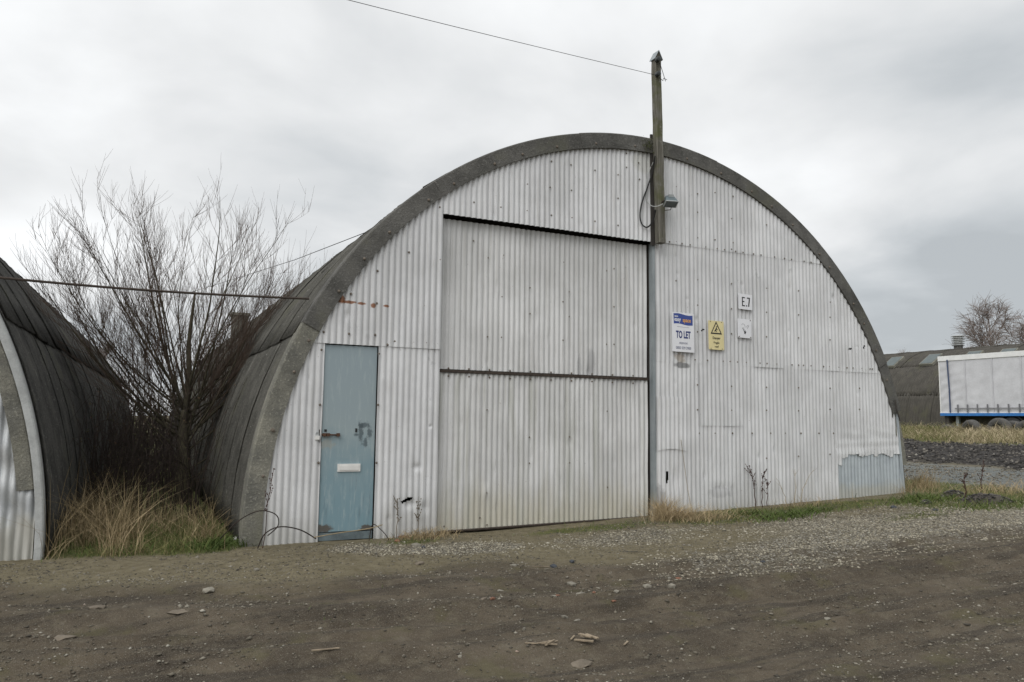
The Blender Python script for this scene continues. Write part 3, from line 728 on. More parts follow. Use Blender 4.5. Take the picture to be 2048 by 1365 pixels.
for a0, a1 in ((30.2, 60), (60.2, 90), (90.2, 120), (120.2, 150), (150.2, 179)): seg2(5.18, 5.325, 180 - a0, 180 - a1, -.03, .0, VERGEP, 'verge_board')
ZINCP = galv('crumpled pale zinc', (.42, .44, .45), (.60, .61, .61))
u = UC2 - 5.2; sn = 400
while u < UC2 + 5.24:
    e = min(u + .61, UC2 + 5.30); sn += 3
    cr = (lambda U_, Z_: .03 * np.sin(U_ * 21 + Z_ * 7) * np.exp(-((Z_ - .35) / .3) ** 2) + .02 * np.sin(Z_ * 15 + U_ * 5) * np.exp(-((Z_ - 1.0) / .5) ** 2)) if e > UC2 + 4.2 else None
    corr_sheet('wall_sheet', hut2, u, e + .01, -.05, 5.4, 0.034 + (.003 if sn % 2 else 0), ZINCP if e > UC2 + 4.2 else WHITE, r=5.36, seed=sn, uc=UC2, curl=cr, dz=.08)
    u = e

hut2.rotation_euler.z = R_(-2.2)                        # this hut stands slightly askew to its neighbour

# ------------------------------------------------------------------ hut on the far right
ZB = .80
hut3 = root('arched_hut', (XB, YB1, ZB), 'long dark corrugated arched hut behind the trailer, with roof lights and a ventilator', 'hut')
W3 = 1.62
RM3 = [roof_sheet_mesh('roof_sheet', W3 + .04, PI / 7 + R_(1.6), 5.37, 380 + i, lod=.5, pitch=.18, amp=.034, tilt=(.004, .02, .01)[i], drop=.012) for i in range(3)]
lay_roof(hut3, XB, ZB + .02, YB0, YB1 - YB0, RM3, W3, ROOFFAR, 9)
MB().prism([(XB - 5.3 * math.cos(PI * i / 40), ZB + 5.3 * math.sin(PI * i / 40)) for i in range(41)] + [(XB + 5.3, 0), (XB - 5.3, 0)], YB0 + .05, YB0 + .2).build('end_wall', WHITE, hut3)
MB().prism([(XB - 5.3 * math.cos(PI * i / 40), ZB + 5.3 * math.sin(PI * i / 40)) for i in range(41)] + [(XB + 5.3, 0), (XB - 5.3, 0)], YB1 - .6, YB1 - .45).build('end_wall', WHITE, hut3)
RLGLASS = plain('cloudy roof light', (.11, .13, .13), .6, .12, 3, spec=.25, bump=.05)
for px in (1786, 1862, 1943, 2012, 2080, 2150):
    a = R_(57 if px < 2100 else 57); 
    cx, cz = XB - 5.45 * math.cos(a), ZB + 5.45 * math.sin(a)
    d = ray(px, 712); yy = CAM.y + d.y / d.x * (cx - CAM.x)
    rl = mesh('roof_light', *(lambda b: (b.v, b.f))(MB().box((-.62, -.45, -.08), (.62, .45, .08), Matrix.Translation((cx, yy, cz)) @ Matrix.Rotation(-(PI / 2 - a) , 4, 'Y'))), VERGEP, hut3)
    MB().box((-.55, -.38, .07), (.55, .38, .10), Matrix.Translation((cx, yy, cz)) @ Matrix.Rotation(-(PI / 2 - a), 4, 'Y')).build('glazing', RLGLASS, rl)
d = ray(1917, 700); yv = CAM.y + d.y / d.x * (XB - .6 - CAM.x); zv = ZB + 5.34
vt = MB().tube([(XB - .6, yv, zv - .1), (XB - .6, yv, zv + .32)], [.26, .25], 14).build('ventilator', VERGE, hut3)
lv = MB()
for k in range(5):
    z0 = zv + .24 + k * .115; lv.lathe([(.24, z0 + .07), (.37, z0 + .02), (.37, z0), (.23, z0 + .045)], 16, Matrix.Translation((XB - .6, yv, 0)))
lv.tube([(XB - .6, yv, zv + .3), (XB - .6, yv, zv + .83)], .22, 12); lv.lathe([(.0005, zv + .92), (.38, zv + .84), (.38, zv + .81), (.0005, zv + .81)], 16, Matrix.Translation((XB - .6, yv, 0)))
lv.build('louvre', TRIM, vt)

# ------------------------------------------------------------------ trailer
y1 = at_x(1878, 760, TX).y; y0t = y1 - 13.6
zt_, zr1, zr0 = 4.74, 1.98, 1.82
trailer = root('curtain_trailer', (TX + 1.25, (y0t + y1) / 2, .75), 'white curtain sided lorry trailer with a blue side rail parked on the grass', 'trailer')
CURT = plain('grey white curtain', (.54, .54, .56), .5, .12, 1.6, bump=.1)
TWHITE = plain('white trailer paint', (.72, .72, .71), .4, .08, 3)
TBLUE = plain('bright blue rail paint', (.035, .17, .46), .45, .2, 5)
def curtain(side):
    ny, nz = 150, 44
    ys = np.linspace(y0t + .1, y1 - .06, ny); zs = np.linspace(zr1, zt_ - .22, nz)
    YY, ZZ = np.meshgrid(ys, zs); dz_ = (ZZ - zr1) / (zt_ - zr1)
    e = np.exp(-((y1 - YY) / .9)) + .07
    wr = .05 * e * np.sin((YY * .45 + ZZ) * 13 + fbm(YY * 1.1, ZZ * .7, 3, 4) * 15) * np.clip(1.1 - dz_ * 1.1, 0.15, 1) * (.5 + fbm(YY * .5, ZZ * .5, 8, 2))
    bulge = -.06 * np.sin(PI * np.clip((YY - y0t) % 2.6 / 2.6, 0, 1)) ** 2 * .4
    x = (TX if side < 0 else TX + 2.5)
    XX = x + side * (wr + bulge * side * 0) 
    V = np.stack([XX, YY, ZZ], -1).reshape(-1, 3); I = np.arange(ny * nz).reshape(nz, ny)
    F = np.stack([I[:-1, :-1], I[1:, :-1], I[1:, 1:], I[:-1, 1:]], -1).reshape(-1, 4)
    return trimesh('curtain', V, F, CURT, trailer, smooth=True)
curtain(-1); curtain(1)
MB().box((TX - .04, y0t, zt_ - .24), (TX + 2.54, y1, zt_)).build('roof_rail', TWHITE, trailer)
MB().box((TX - .05, y0t, zr0), (TX + .03, y1 - .02, zr1 - .03)).build('side_rail', TBLUE, trailer)
MB().box((TX + 2.47, y0t, zr0), (TX + 2.55, y1 - .02, zr1 - .03)).build('side_rail', TBLUE, trailer)
MB().box((TX - .03, y0t, zr1 - .03), (TX + 2.53, y1, zr1)).build('deck', TWHITE, trailer)
MB().box((TX + .0, y1 - .05, zr1), (TX + 2.5, y1, zt_ - .24)).box((TX, y0t, zr1), (TX + 2.5, y0t + .05, zt_ - .24)).build('end_board', TWHITE, trailer)
MB().tube([(TX - .06, y1 - .55, zr1), (TX - .07, y1 - .56, 3.1), (TX - .06, y1 - .50, zt_ - .2)], .035, 6).build('curtain_pole', plain('dark blue strap', (.06, .08, .14), .6), trailer)
sm_ = MB(); yy = y1 - 1.35
while yy > y0t + .4:
    sm_.box((TX - .032, yy - .018, zr1 + .02), (TX - .012, yy + .018, zt_ - .25)); yy -= 1.30
tag(sm_.build('curtain_seams', plain('curtain webbing', (.50, .50, .52), .6, .1, 5), trailer), kind='stuff')
sb = MB(); k = 0; yy = y1 - .95
while yy > y0t + .3:
    sb.box((TX - .085, yy - .03, zr1 + .0), (TX - .055, yy + .03, zr1 + .38)); yy -= .48
o = sb.build('curtain_buckles', plain('grey webbing', (.16, .16, .17), .7), trailer); tag(o, kind='stuff')
MB().box((TX - .08, y0t + .1, zr1 + .17), (TX - .06, y1 - .8, zr1 + .215)).build('lashing_strap', plain('grey webbing strap', (.2, .2, .21), .7), trailer)
ch = MB()
for xx in (TX + .75, TX + 1.65): ch.box((xx, y0t + .2, 1.35), (xx + .14, y1 - .2, zr0 + .1))
ch.box((TX + .1, y1 - .35, 1.45), (TX + 2.4, y1 - .15, zr0 + .05)); ch.box((TX + .3, y0t + 4, .95), (TX + 2.2, y1 - 4.6, 1.8))
ch.build('chassis', DARKIN, trailer)
MB().box((TX + .25, y1 - .75, .75), (TX + .37, y1 - .62, 1.85)).box((TX + 2.1, y1 - .75, .75), (TX + 2.22, y1 - .62, 1.85)).build('landing_leg', GALVD, trailer)
yw = at_x(2022, 850, TX).y
def wheel_parts(parent, M, R=.5, wd=.32, local=False):
    w_ = wd / 2
    ty = MB().lathe([(R * .58, -w_), (R * .9, -w_), (R, -w_ * .7), (R, w_ * .7), (R * .9, w_), (R * .58, w_)], 28, M).build('wheel', BLACK, parent, local, True)
    MB().lathe([(R * .585, -w_ * .9), (R * .5, -w_ * .8), (R * .45, -w_ * .2), (R * .25, -w_ * .25), (R * .2, -w_ * .6), (.001, -w_ * .62)], 24, M).build('rim', GALVD, ty, local, True)
for k in range(3):
    for sx in (0, 1):
        M = Matrix.Translation((TX + (.20 if sx == 0 else 2.30), yw - 1.32 * k, 1.27)) @ Matrix.Rotation(PI / 2, 4, 'Y')
        if sx: M = M @ Matrix.Rotation(PI, 4, 'X')
        wheel_parts(trailer, M, .52)
    a_ = [(TX + .18, yw - 1.32 * k + .62 * math.cos(t), 1.27 + .62 * math.sin(t)) for t in np.linspace(.25, PI - .25, 12)]
    v = []; 
    for p in a_: v += [(p[0] - .2, p[1], p[2]), (p[0] + .25, p[1], p[2])]
    o = mesh('mudguard', v, [(2 * i, 2 * i + 2, 2 * i + 3, 2 * i + 1) for i in range(11)], BLACK, trailer); md = o.modifiers.new('t', 'SOLIDIFY'); md.thickness = .025

# old tyres half buried along the bund
TYRE = plain('dusty old tyre', (.075, .072, .068), .8, .25, 9, bump=.3)
ty0 = None
tl = [(1944, 'dusty old tyre half buried in the bank, left one of the row', -.22, .5), (1999, 'tall dusty tyre half buried under the middle of the trailer', -.16, .52), (2026, 'old tyre half buried behind the taller tyre, under the wheel', -.24, .5), (2058, 'old tyre half buried at the right edge of the photo', -.2, .5), (1896, 'small black tyre lying by the trailer leg, mostly hidden by grass', -.34, .42)]
for i, (px, lbl, dzt, sz) in enumerate(tl):
    xx = 29.6 + (.5 if i in (2, 4) else 0); p = at_x(px, 855, xx); zz0 = gzf(xx, p.y) + dzt + .16
    t = root('old_tyre', (xx, p.y, zz0), lbl, 'tyre', 'old tyres along the bank', (0, R_(-4 + 6 * i % 7), R_(-20 + 9 * i)))
    t.scale = (sz / .5,) * 3
    if ty0 is None:
        M = Matrix.Rotation(PI / 2, 4, 'Y')
        a = MB().lathe([(.27, -.10), (.30, -.135), (.40, -.15), (.47, -.13), (.5, -.08), (.505, 0), (.5, .08), (.47, .13), (.40, .15), (.30, .135), (.27, .10), (.27, -.10)], 32, M).build('tread', TYRE, t, True, True)
        bb = MB().lathe([(.28, -.128), (.265, -.13), (.255, -.11), (.262, -.09)], 32, M).build('bead', BLACK, t, True, True)
        core = MB().lathe([(.272, -.05), (.15, -.06), (.001, -.06)], 20, M).build('earth_fill', TANROCK, t, True)
        ty0 = (a, bb, core)
    else:
        for c in ty0: k2 = c.copy(); COL.objects.link(k2); k2.parent = t

# ------------------------------------------------------------------ post, lamp, cables
yp = -.135
pb = at_y(1321, 487, yp); pt = at_y(1312, 122, yp)
post = root('timber_post', pb, 'tall weathered timber post with a pointed cap fixed to the hut front', 'post')
hw = .057
def post_pt(f): return pb.lerp(pt, f)
v = []; n = 14
for i in range(n + 1):
    c = post_pt(i / n); k = 1 - .07 * i / n; jx = .004 * math.sin(i * 2.3); jy = .004 * math.sin(i * 1.7)
    for sx, sy in ((-1, -.85), (-.85, -1), (.85, -1), (1, -.85), (1, .85), (.85, 1), (-.85, 1), (-1, .85)): v.append((c.x + sx * hw * k + jx, c.y + sy * hw * k + jy, c.z))
f = [(i * 8 + j, i * 8 + (j + 1) % 8, i * 8 + 8 + (j + 1) % 8, i * 8 + 8 + j) for i in range(n) for j in range(8)] + [tuple(range(7, -1, -1)), tuple(n * 8 + j for j in range(8))]
mesh('shaft', v, f, TIMBER, post)
c = pt; cp = MB(); h_ = hw * 1.02
cp.add([(c.x - h_, c.y - h_, c.z), (c.x + h_, c.y - h_, c.z), (c.x + h_, c.y + h_, c.z), (c.x - h_, c.y + h_, c.z), (c.x + .0, c.y - h_, c.z + .12), (c.x + .0, c.y + h_, c.z + .12)], [(0, 1, 4), (2, 3, 5), (1, 2, 5, 4), (3, 0, 4, 5), (3, 2, 1, 0)])
cp.build('peak', TIMBER, post)
cc = MB()
for sgn in (-1, 1):
    a = Vector((c.x, 0, c.z + .128)); b = Vector((c.x + sgn * (h_ + .012), 0, c.z - .006))
    cc.add([(a.x, c.y - h_ - .015, a.z), (b.x, c.y - h_ - .015, b.z), (b.x, c.y + h_ + .01, b.z), (a.x, c.y + h_ + .01, a.z), (a.x, c.y - h_ - .015, a.z + .008), (b.x, c.y - h_ - .015, b.z + .008), (b.x, c.y + h_ + .01, b.z + .008), (a.x, c.y + h_ + .01, a.z + .008)],
           [(0, 1, 2, 3), (7, 6, 5, 4), (0, 4, 5, 1), (1, 5, 6, 2), (2, 6, 7, 3), (3, 7, 4, 0)])
cc.build('cap', GALVD, post)
for py in (121, 150):
    p = at_y(1313, py, yp - hw - .0); 
    MB().lathe([(.012, -.01), (.035, .0), (.038, .018), (.022, .03), (.038, .045), (.036, .065), (.012, .072), (.001, .072)], 12, Matrix.Translation(p) @ Matrix.Rotation(PI / 2, 4, 'X')).build('insulator', plain('dark glazed insulator', (.035, .04, .04), .35), post)
cw = MB(); a = at_y(1317, 124, yp - .09); b_ = at_y(1324, 140, yp - .1); cw.tube([a, at_y(1321, 130, yp - .1), b_, at_y(1331, 163, yp - .05)], .004, 4); cw.tube([at_y(1316, 153, yp - .08), at_y(1326, 162, yp - .05), at_y(1327, 157, yp - .05), at_y(1334, 160, yp - .05)], .004, 4)
cw.build('loose_wire', BLACK, post)
MB().box((pb.x - hw - .045, -.06, pb.z - .02), (pb.x - hw + .02, -.034, pb.z + 1.62)).build('backing_batten', DARKIN, post)

lp = at_y(1340, 403, -.24)
lamp = root('floodlight', lp, 'small grey green floodlight mounted on the right side of the timber post', 'floodlight')
Mx = Matrix.Translation(lp) @ Matrix.Rotation(R_(-14), 4, 'Z') @ Matrix.Rotation(R_(12), 4, 'X')
def frustum(mb, w0, w1, y0, y1, h0, h1, M):
    vs = [(-w0, y0, -h0), (w0, y0, -h0), (w0, y0, h0), (-w0, y0, h0), (-w1, y1, -h1), (w1, y1, -h1), (w1, y1, h1), (-w1, y1, h1)]
    mb.add([M @ Vector(v) for v in vs], [(0, 1, 2, 3), (7, 6, 5, 4), (0, 4, 5, 1), (1, 5, 6, 2), (2, 6, 7, 3), (3, 7, 4, 0)])
hs = MB(); frustum(hs, .092, .062, -.05, .07, .060, .040, Mx @ Matrix.Rotation(R_(48), 4, 'X'))
hsg = hs.build('housing', LAMPGREY, lamp)
M2 = Mx @ Matrix.Rotation(R_(48), 4, 'X')
fr = MB(); frustum(fr, .097, .097, -.062, -.048, .064, .064, M2); fr.build('bezel', LAMPPALE, lamp)
gl = MB(); frustum(gl, .084, .084, -.065, -.0615, .052, .052, M2); gl.build('lens', plain('lamp glass', (.10, .12, .13), .15, .05, 5, spec=.5, bump=0), lamp)
bx = MB(); frustum(bx, .04, .035, -.02, .02, .018, .015, Mx @ Matrix.Translation((.01, .01, .078))); bx.build('terminal_box', LAMPPALE, lamp)
MB().tube([lp + Vector((-.1, .0, -.0)), lp + Vector((-.115, .06, -.03)), Vector((post_pt(.22).x + hw - .005, yp, lp.z - .04))], .012, 6).tube([lp + Vector((.03, 0, -.05)), lp + Vector((.02, .01, -.12)), lp + Vector((-.06, .05, -.13)), Vector((post_pt(.18).x + hw, yp, lp.z - .13))], .006, 5).build('bracket', DARKIRON, lamp)
def spline(pts, n=8):
    P_ = [Vector(p) for p in pts]; out = []
    for i in range(len(P_) - 1):
        p0, p1, p2, p3 = P_[max(i - 1, 0)], P_[i], P_[i + 1], P_[min(i + 2, len(P_) - 1)]
        for k in range(n):
            t = k / n; out.append(.5 * ((2 * p1) + (p2 - p0) * t + (2 * p0 - 5 * p1 + 4 * p2 - p3) * t * t + (3 * p1 - p0 - 3 * p2 + p3) * t ** 3))
    return out + [P_[-1]]
cb_ = MB().tube(spline([at_y(px, py, yy) for px, py, yy in ((1310, 312, -.19), (1306, 340, -.10), (1295, 375, -.06), (1284, 405, -.055), (1280, 430, -.055), (1283, 447, -.06), (1292, 455, -.065), (1301, 450, -.08), (1308, 436, -.12), (1311, 420, -.19))]), .011, 6).build('drooping_cable', BLACK)
tag(cb_, 'black cable hanging in a loop left of the timber post', 'cable')
cb2 = MB().tube(spline([at_y(px, py, yy) for px, py, yy in ((1306, 325, -.06), (1296, 350, -.045), (1292, 380, -.045), (1294, 402, -.05), (1303, 412, -.10), (1314, 413, -.215), (1326, 408, -.26))]), .006, 5).build('lamp_cable', TRIM)
tag(cb2, 'thin pale cable running from the wall to the floodlight', 'cable')
wa = at_y(1309, 150, yp - .08); wb = at_y(695, 0, -1.2); wd_ = wb - wa
wp_ = []
for i in range(41):
    t = i / 40 * 3.2; p = wa + wd_ * t; p.z += -.16 * math.sin(PI * min(1, t / 3.2)) + .133 * t; wp_.append(p)
# straight enough in view: refit so the sagging wire still passes the same sky
corr = wb.z - (wa + wd_).z
o = MB().tube(wp_, .0035, 4).build('overhead_wire', BLACK); tag(o, 'thin overhead wire slanting across the sky to the timber post', 'wire')
ra, rb = at_y(-120, 544, -.10), at_y(618, 598, -.075)
o = MB().tube([ra.lerp(rb, i / 16) - Vector((0, 0, .035 * math.sin(PI * i / 16))) for i in range(17)], .013, 6).build('tie_rod', DARKIRON); tag(o, 'rusty tie rod stretched between the two nearest arched huts', 'rod')
o = MB().tube([at_x(745, 460, 2.95), at_y(590, 520, 6.0), at_y(470, 558, 12), at_y(300, 610, 26)], .006, 4).build('thin_wire', BLACK); tag(o, 'faint wire behind the bare tree running to the hut roof', 'wire')

# ------------------------------------------------------------------ signs
def text(body, size, mat, parent, x, z, y=-.006, xs=1.0, bold=0.0, align='CENTER', shear=0.0, rot=0.0):
    cu = bpy.data.curves.new('lettering', 'FONT'); cu.body = body; cu.size = size; cu.align_x = align; cu.align_y = 'CENTER'; cu.offset = bold; cu.shear = shear; cu.extrude = .0006; cu.resolution_u = 4
    t = bpy.data.objects.new('lettering', cu); COL.objects.link(t)
    bpy.context.view_layer.update()
    dg = bpy.context.evaluated_depsgraph_get()
    me = bpy.data.meshes.new_from_object(t.evaluated_get(dg)); bpy.data.objects.remove(t)
    M = Matrix.Translation((x, y, z)) @ Matrix.Rotation(rot, 4, 'Y') @ Matrix.Diagonal((xs, 1, 1, 1)) @ Matrix.Rotation(PI / 2, 4, 'X')
    me.transform(M); me.materials.clear(); me.materials.append(mat)
    o = link(bpy.data.objects.new('lettering', me)); o.parent = parent; return o
def flat(name, poly, mat, parent, y0=-.0055, y1=-.004):
    return MB().prism(poly, y0, y1).build(name, mat, parent, True)
def rrect(w_, h_, r=.01, n=4):
    out = []
    for cx, cz, a0 in ((w_ - r, h_ - r, 0), (-w_ + r, h_ - r, 90), (-w_ + r, -h_ + r, 180), (w_ - r, -h_ + r, 270)):
        for i in range(n + 1): a = R_(a0 + 90 * i / n); out.append((cx + r * math.cos(a), cz + r * math.sin(a)))
    return out
def sign(px0, py0, px1, py1, name, label, mat, rot=0.0, r=.008):
    """px0,py0 top left and px1,py1 bottom right in the gable plane"""
    a = at_y(px0, py0, -.054); b = at_y(px1, py1, -.054); w_, h_ = (b.x - a.x) / 2, (a.z - b.z) / 2
    s = root(name, ((a.x + b.x) / 2, -.054, (a.z + b.z) / 2), label, 'sign', None, (R_(-1.2), rot, R_(.6)))
    MB().prism(rrect(w_, h_, r), -.004, .002).build('board', mat, s, True)
    return s, w_, h_
s, w_, h_ = sign(1343.5, 624, 1388.5, 706, 'to_let_sign', 'white TO LET sign with a blue flag banner and phone number', SIGNW, R_(.4))
fl_ = []
for i in range(13): 
    t = i / 12; fl_.append((-w_ * .86 + t * w_ * 1.74, h_ * (.93 - .03 * math.sin(t * 2 * PI) * -1.0 - .035 * t)))
for i in range(13):
    t = 1 - i / 12; fl_.append((-w_ * .84 + t * w_ * 1.72, h_ * (.41 + .03 * math.sin(t * 2 * PI) - .02 * t)))
flat('banner', fl_, INKBLUE, s)
text('easy', h_ * .30, INKWHITE, s, -w_ * .80, h_ * .64, -.0068, .78, .0012, 'LEFT')
text('space', h_ * .30, INKORANGE, s, -w_ * .04, h_ * .62, -.0068, .78, .0012, 'LEFT')
text('mmm', h_ * .13, INKWHITE, s, -w_ * .78, h_ * .80, -.0068, .75, .001, 'LEFT')
flat('rule', [(-w_ * .55, h_ * .27), (w_ * .55, h_ * .25), (w_ * .55, h_ * .262), (-w_ * .55, h_ * .282)], INKGREY, s)
text('TO LET', h_ * .50, INKNAVY, s, 0, -h_ * .14, -.0055, .56, .005)
text('FREEPHONE', h_ * .14, INKGREY, s, 0, -h_ * .56, -.0055, .70, 0)
text('0800 039 3900', h_ * .19, INKGREY, s, 0, -h_ * .80, -.0055, .84, .0004)
s, w_, h_ = sign(1416.5, 641, 1448, 701, 'warning_sign', 'yellow Danger Fragile roof sign with a black triangle', SIGNY, R_(.3))
def tri(cx, cz, a): return [(cx, cz + a), (cx - a * .92, cz - a * .62), (cx + a * .92, cz - a * .62)]
ot, it = tri(0, h_ * .42, w_ * .82), tri(0, h_ * .42 + .0, w_ * .60)
MB().add([(x, -.0056, z) for x, z in ot + it], [(0, 3, 4, 1), (1, 4, 5, 2), (2, 5, 3, 0)]).build('triangle', INKBLACK, s, True)
fg = MB(); S_ = w_
fg.tube([(.02 * S_, -.005, h_ * .42 + .10 * S_), (-.10 * S_, -.005, h_ * .42 - .10 * S_)], S_ * .07, 5); fg.tube([(-.10 * S_, -.005, h_ * .42 - .1 * S_), (-.24 * S_, -.005, h_ * .42 - .22 * S_)], S_ * .045, 5); fg.tube([(-.1 * S_, -.005, h_ * .42 - .1 * S_), (.03 * S_, -.005, h_ * .42 - .26 * S_)], S_ * .045, 5)
fg.tube([(0, -.005, h_ * .42 + .06 * S_), (.16 * S_, -.005, h_ * .42 - .04 * S_)], S_ * .035, 5); fg.lathe([(.001, -.002), (S_ * .075, -.002), (S_ * .075, .002), (.001, .002)], 10, Matrix.Translation((.07 * S_, -.005, h_ * .42 + .24 * S_)) @ Matrix.Rotation(PI / 2, 4, 'X'))
fg.build('falling_figure', INKBLACK, s, True)
text('Danger', h_ * .25, INKBLACK, s, 0, -h_ * .20, -.0055, .92, .0008)
text('Fragile', h_ * .22, INKBLACK, s, 0, -h_ * .52, -.0055, .88, .0004)
text('roof', h_ * .22, INKBLACK, s, 0, -h_ * .79, -.0055, .88, .0004)
sc_ = MB()
for sx, sz in ((-1, 1), (1, 1), (-1, -1), (1, -1)): sc_.lathe([(.008, 0), (.007, .003), (.001, .004)], 8, Matrix.Translation((sx * w_ * .74, -.004, sz * h_ * .93)) @ Matrix.Rotation(PI / 2, 4, 'X'))
sc_.build('screws', BOLT, s, True)
s, w_, h_ = sign(1476.5, 587.5, 1504.5, 621, 'number_sign', 'square white sign lettered E.7 in black', SIGNW, R_(1.2))
LW = w_ * .13
ex = -w_ * .52; H_ = h_ * .60
flat('lettering', [(ex, -H_), (ex + w_ * .44, -H_), (ex + w_ * .44, -H_ + LW), (ex + LW, -H_ + LW), (ex + LW, -LW * .45), (ex + w_ * .36, -LW * .45), (ex + w_ * .36, LW * .55), (ex + LW, LW * .55), (ex + LW, H_ - LW), (ex + w_ * .44, H_ - LW), (ex + w_ * .44, H_), (ex, H_)], INKBLACK, s)
flat('lettering', [(w_ * .08, -H_), (w_ * .24, -H_), (w_ * .24, -H_ + LW * 1.2), (w_ * .08, -H_ + LW * 1.2)], INKBLACK, s)
flat('lettering', [(w_ * .22, H_), (w_ * .66, H_), (w_ * .66, H_ - LW * 1.3), (w_ * .53, -H_), (w_ * .37, -H_), (w_ * .50, H_ - LW * 1.1), (w_ * .22, H_ - LW * 1.1)], INKBLACK, s)
s, w_, h_ = sign(1475, 637.5, 1503, 677.5, 'smoking_sign', 'faded white pictogram sign hung below the E.7 sign', SIGNW, R_(.8), .012)
pk = MB()
def stroke(pts, r=.0035): pk.tube([(x * w_, -.0045, z * h_) for x, z in pts], r, 4)
stroke([(-.45, .35), (-.3, .5), (-.1, .45), (.05, .25), (.05, .1)], .002); stroke([(-.35, .05), (-.15, -.2), (-.05, -.4)], .004); stroke([(-.2, .1), (-.05, -.15)], .002)
stroke([(.25, .15), (.5, .4), (.62, .32), (.35, 0)], .002); stroke([(-.02, -.32), (.05, -.2)], .006)
pk.prism([(-.1 * w_, -.5 * h_), (.05 * w_, -.62 * h_), (.22 * w_, -.34 * h_), (.02 * w_, -.28 * h_)], -.0058, -.004)
pk.build('pictogram', INKBLACK, s, True)
sc_ = MB()
for sx, sz in ((-1, -1), (1, -1), (1, 1)): sc_.lathe([(.010, 0), (.009, .004), (.001, .005)], 8, Matrix.Translation((sx * w_ * .84, -.004, sz * h_ * .9)) @ Matrix.Rotation(PI / 2, 4, 'X'))
sc_.build('screws', BOLT, s, True)

# ------------------------------------------------------------------ bare trees
def grow(rs, base, dirv, length, r0, seg, up, wander, tip=.25):
    pts, rr = [Vector(base)], [r0]; d = Vector(dirv).normalized()
    for i in range(seg):
        d = (d + Vector((rs.gauss(0, wander), rs.gauss(0, wander), rs.gauss(0, wander) + up))).normalized()
        pts.append(pts[-1] + d * length / seg); rr.append(r0 * (1 - (1 - tip) * (i + 1) / seg))
    return pts, rr
def at_frac(pts, f):
    k = f * (len(pts) - 1); i = min(int(k), len(pts) - 2); return pts[i].lerp(pts[i + 1], k - i), (pts[i + 1] - pts[i]).normalized()
def side_dir(rs, d, ang):
    a = d.orthogonal().normalized(); a = Matrix.Rotation(rs.uniform(0, 2 * PI), 4, d) @ a
    return (d * math.cos(ang) + a * math.sin(ang)).normalized()
tree = root('bare_tree', (.80, 4.6, gzf(.8, 4.6)), 'bare many stemmed tree in the gap between the two nearest huts', 'tree')
rs = random.Random(3)
tb = Vector((.80, 4.6, gzf(.8, 4.6) - .05)); fork = Vector((.78, 4.6, 1.5))
tk = MB(); tk.tube(spline([tb, tb.lerp(fork, .35) + Vector((.02, 0, 0)), tb.lerp(fork, .7) - Vector((.02, 0, 0)), fork], 3), [.105, .10, .098, .095, .09, .088, .084, .078, .070, .060], 10).tube(spline([fork - Vector((0, 0, .04)), fork + Vector((.03, .0, .5)), fork + Vector((.0, .03, 1.1)), fork + Vector((.05, 0, 1.9))], 3), [.061, .055, .05, .046, .042, .038, .034, .028, .022, .014], 8)
tk.build('trunk', BARK, tree, smooth=True)
tw1, tw2 = MB(), MB()
stems = []
NS = 36
for i in range(NS):
    f = (i + .5) / NS; ang = -1.22 + 2.30 * f + rs.uniform(-.07, .07)
    yd = rs.uniform(-.5, .5) if abs(ang) < .6 else rs.uniform(-.25, .25)
    d = Vector((math.sin(ang), yd * .8, math.cos(ang)))
    z0 = rs.uniform(-.8, .5); b0 = fork + Vector((rs.uniform(-.05, .05), rs.uniform(-.05, .05), 0))
    if z0 < 0: b0 = tb.lerp(fork, 1 + z0 / 1.6)
    L = 3.95 - .35 * abs(ang) + rs.uniform(-.55, .2) - .35 * (ang > .35) - max(z0, 0)
    thick = rs.uniform(.012, .020) if i % 4 else rs.uniform(.022, .032)
    pts, rr = grow(rs, b0, d, L, thick, 14, .010 + .045 * abs(ang) ** 2, .04, .09)
    MB().tube(pts, rr, 6).build('limb', BARK, tree, smooth=True)
    stems.append((pts, rr))
for i in range(14):                                      # thin suckers from low on the bole
    ang = rs.uniform(-1.15, 1.05); b0 = tb.lerp(fork, rs.uniform(.1, .9)) + Vector((rs.uniform(-.25, .2), rs.uniform(-.3, .3), 0))
    pts, rr = grow(rs, b0, (math.sin(ang), rs.uniform(-.5, .3), math.cos(ang)), rs.uniform(1.2, 2.4), rs.uniform(.007, .013), 10, .02 + .05 * abs(ang), .06, .12)
    MB().tube(pts, rr, 5).build('limb', BARK, tree, smooth=True); stems.append((pts, rr))
for pts, rr in stems:
    nb = 18 if rr[0] > .0131 else 10
    for j in range(nb):
        f = .12 + .86 * (j + rs.random()) / nb; p, d = at_frac(pts, f); r = rr[0] * (1 - .9 * f)
        L = (1.35 * (1 - f) + .40) * rs.uniform(.55, 1.15)
        d2 = side_dir(rs, d, rs.uniform(.4, 1.0)); d2.z += .10
        bp, br = grow(rs, p, d2, L, max(.0032, r * .42), 7, .07, .05, .3)
        tw1.tube(bp, br, 4, False)
        for k in range(int(3 + L * 6)):
            f2 = rs.uniform(.1, 1); p2, d3 = at_frac(bp, f2)
            l2 = rs.uniform(.2, .65) * (1.15 - .4 * f2)
            tp, tr = grow(rs, p2, side_dir(rs, d3, rs.uniform(.25, .65)) + Vector((0, 0, .3)), l2, .0026, 4, .09, .05, .45)
            tw2.tube(tp, tr, 3, False)
            if rs.random() < .45:
                p3, d4 = at_frac(tp, rs.uniform(.2, .8)); tp, tr = grow(rs, p3, side_dir(rs, d4, .5) + Vector((0, 0, .2)), l2 * .55, .002, 3, .1, .06, .5); tw2.tube(tp, tr, 3, False)
tw1.build('branches', TWIG, tree); tw2.build('twigs', TWIG, tree)

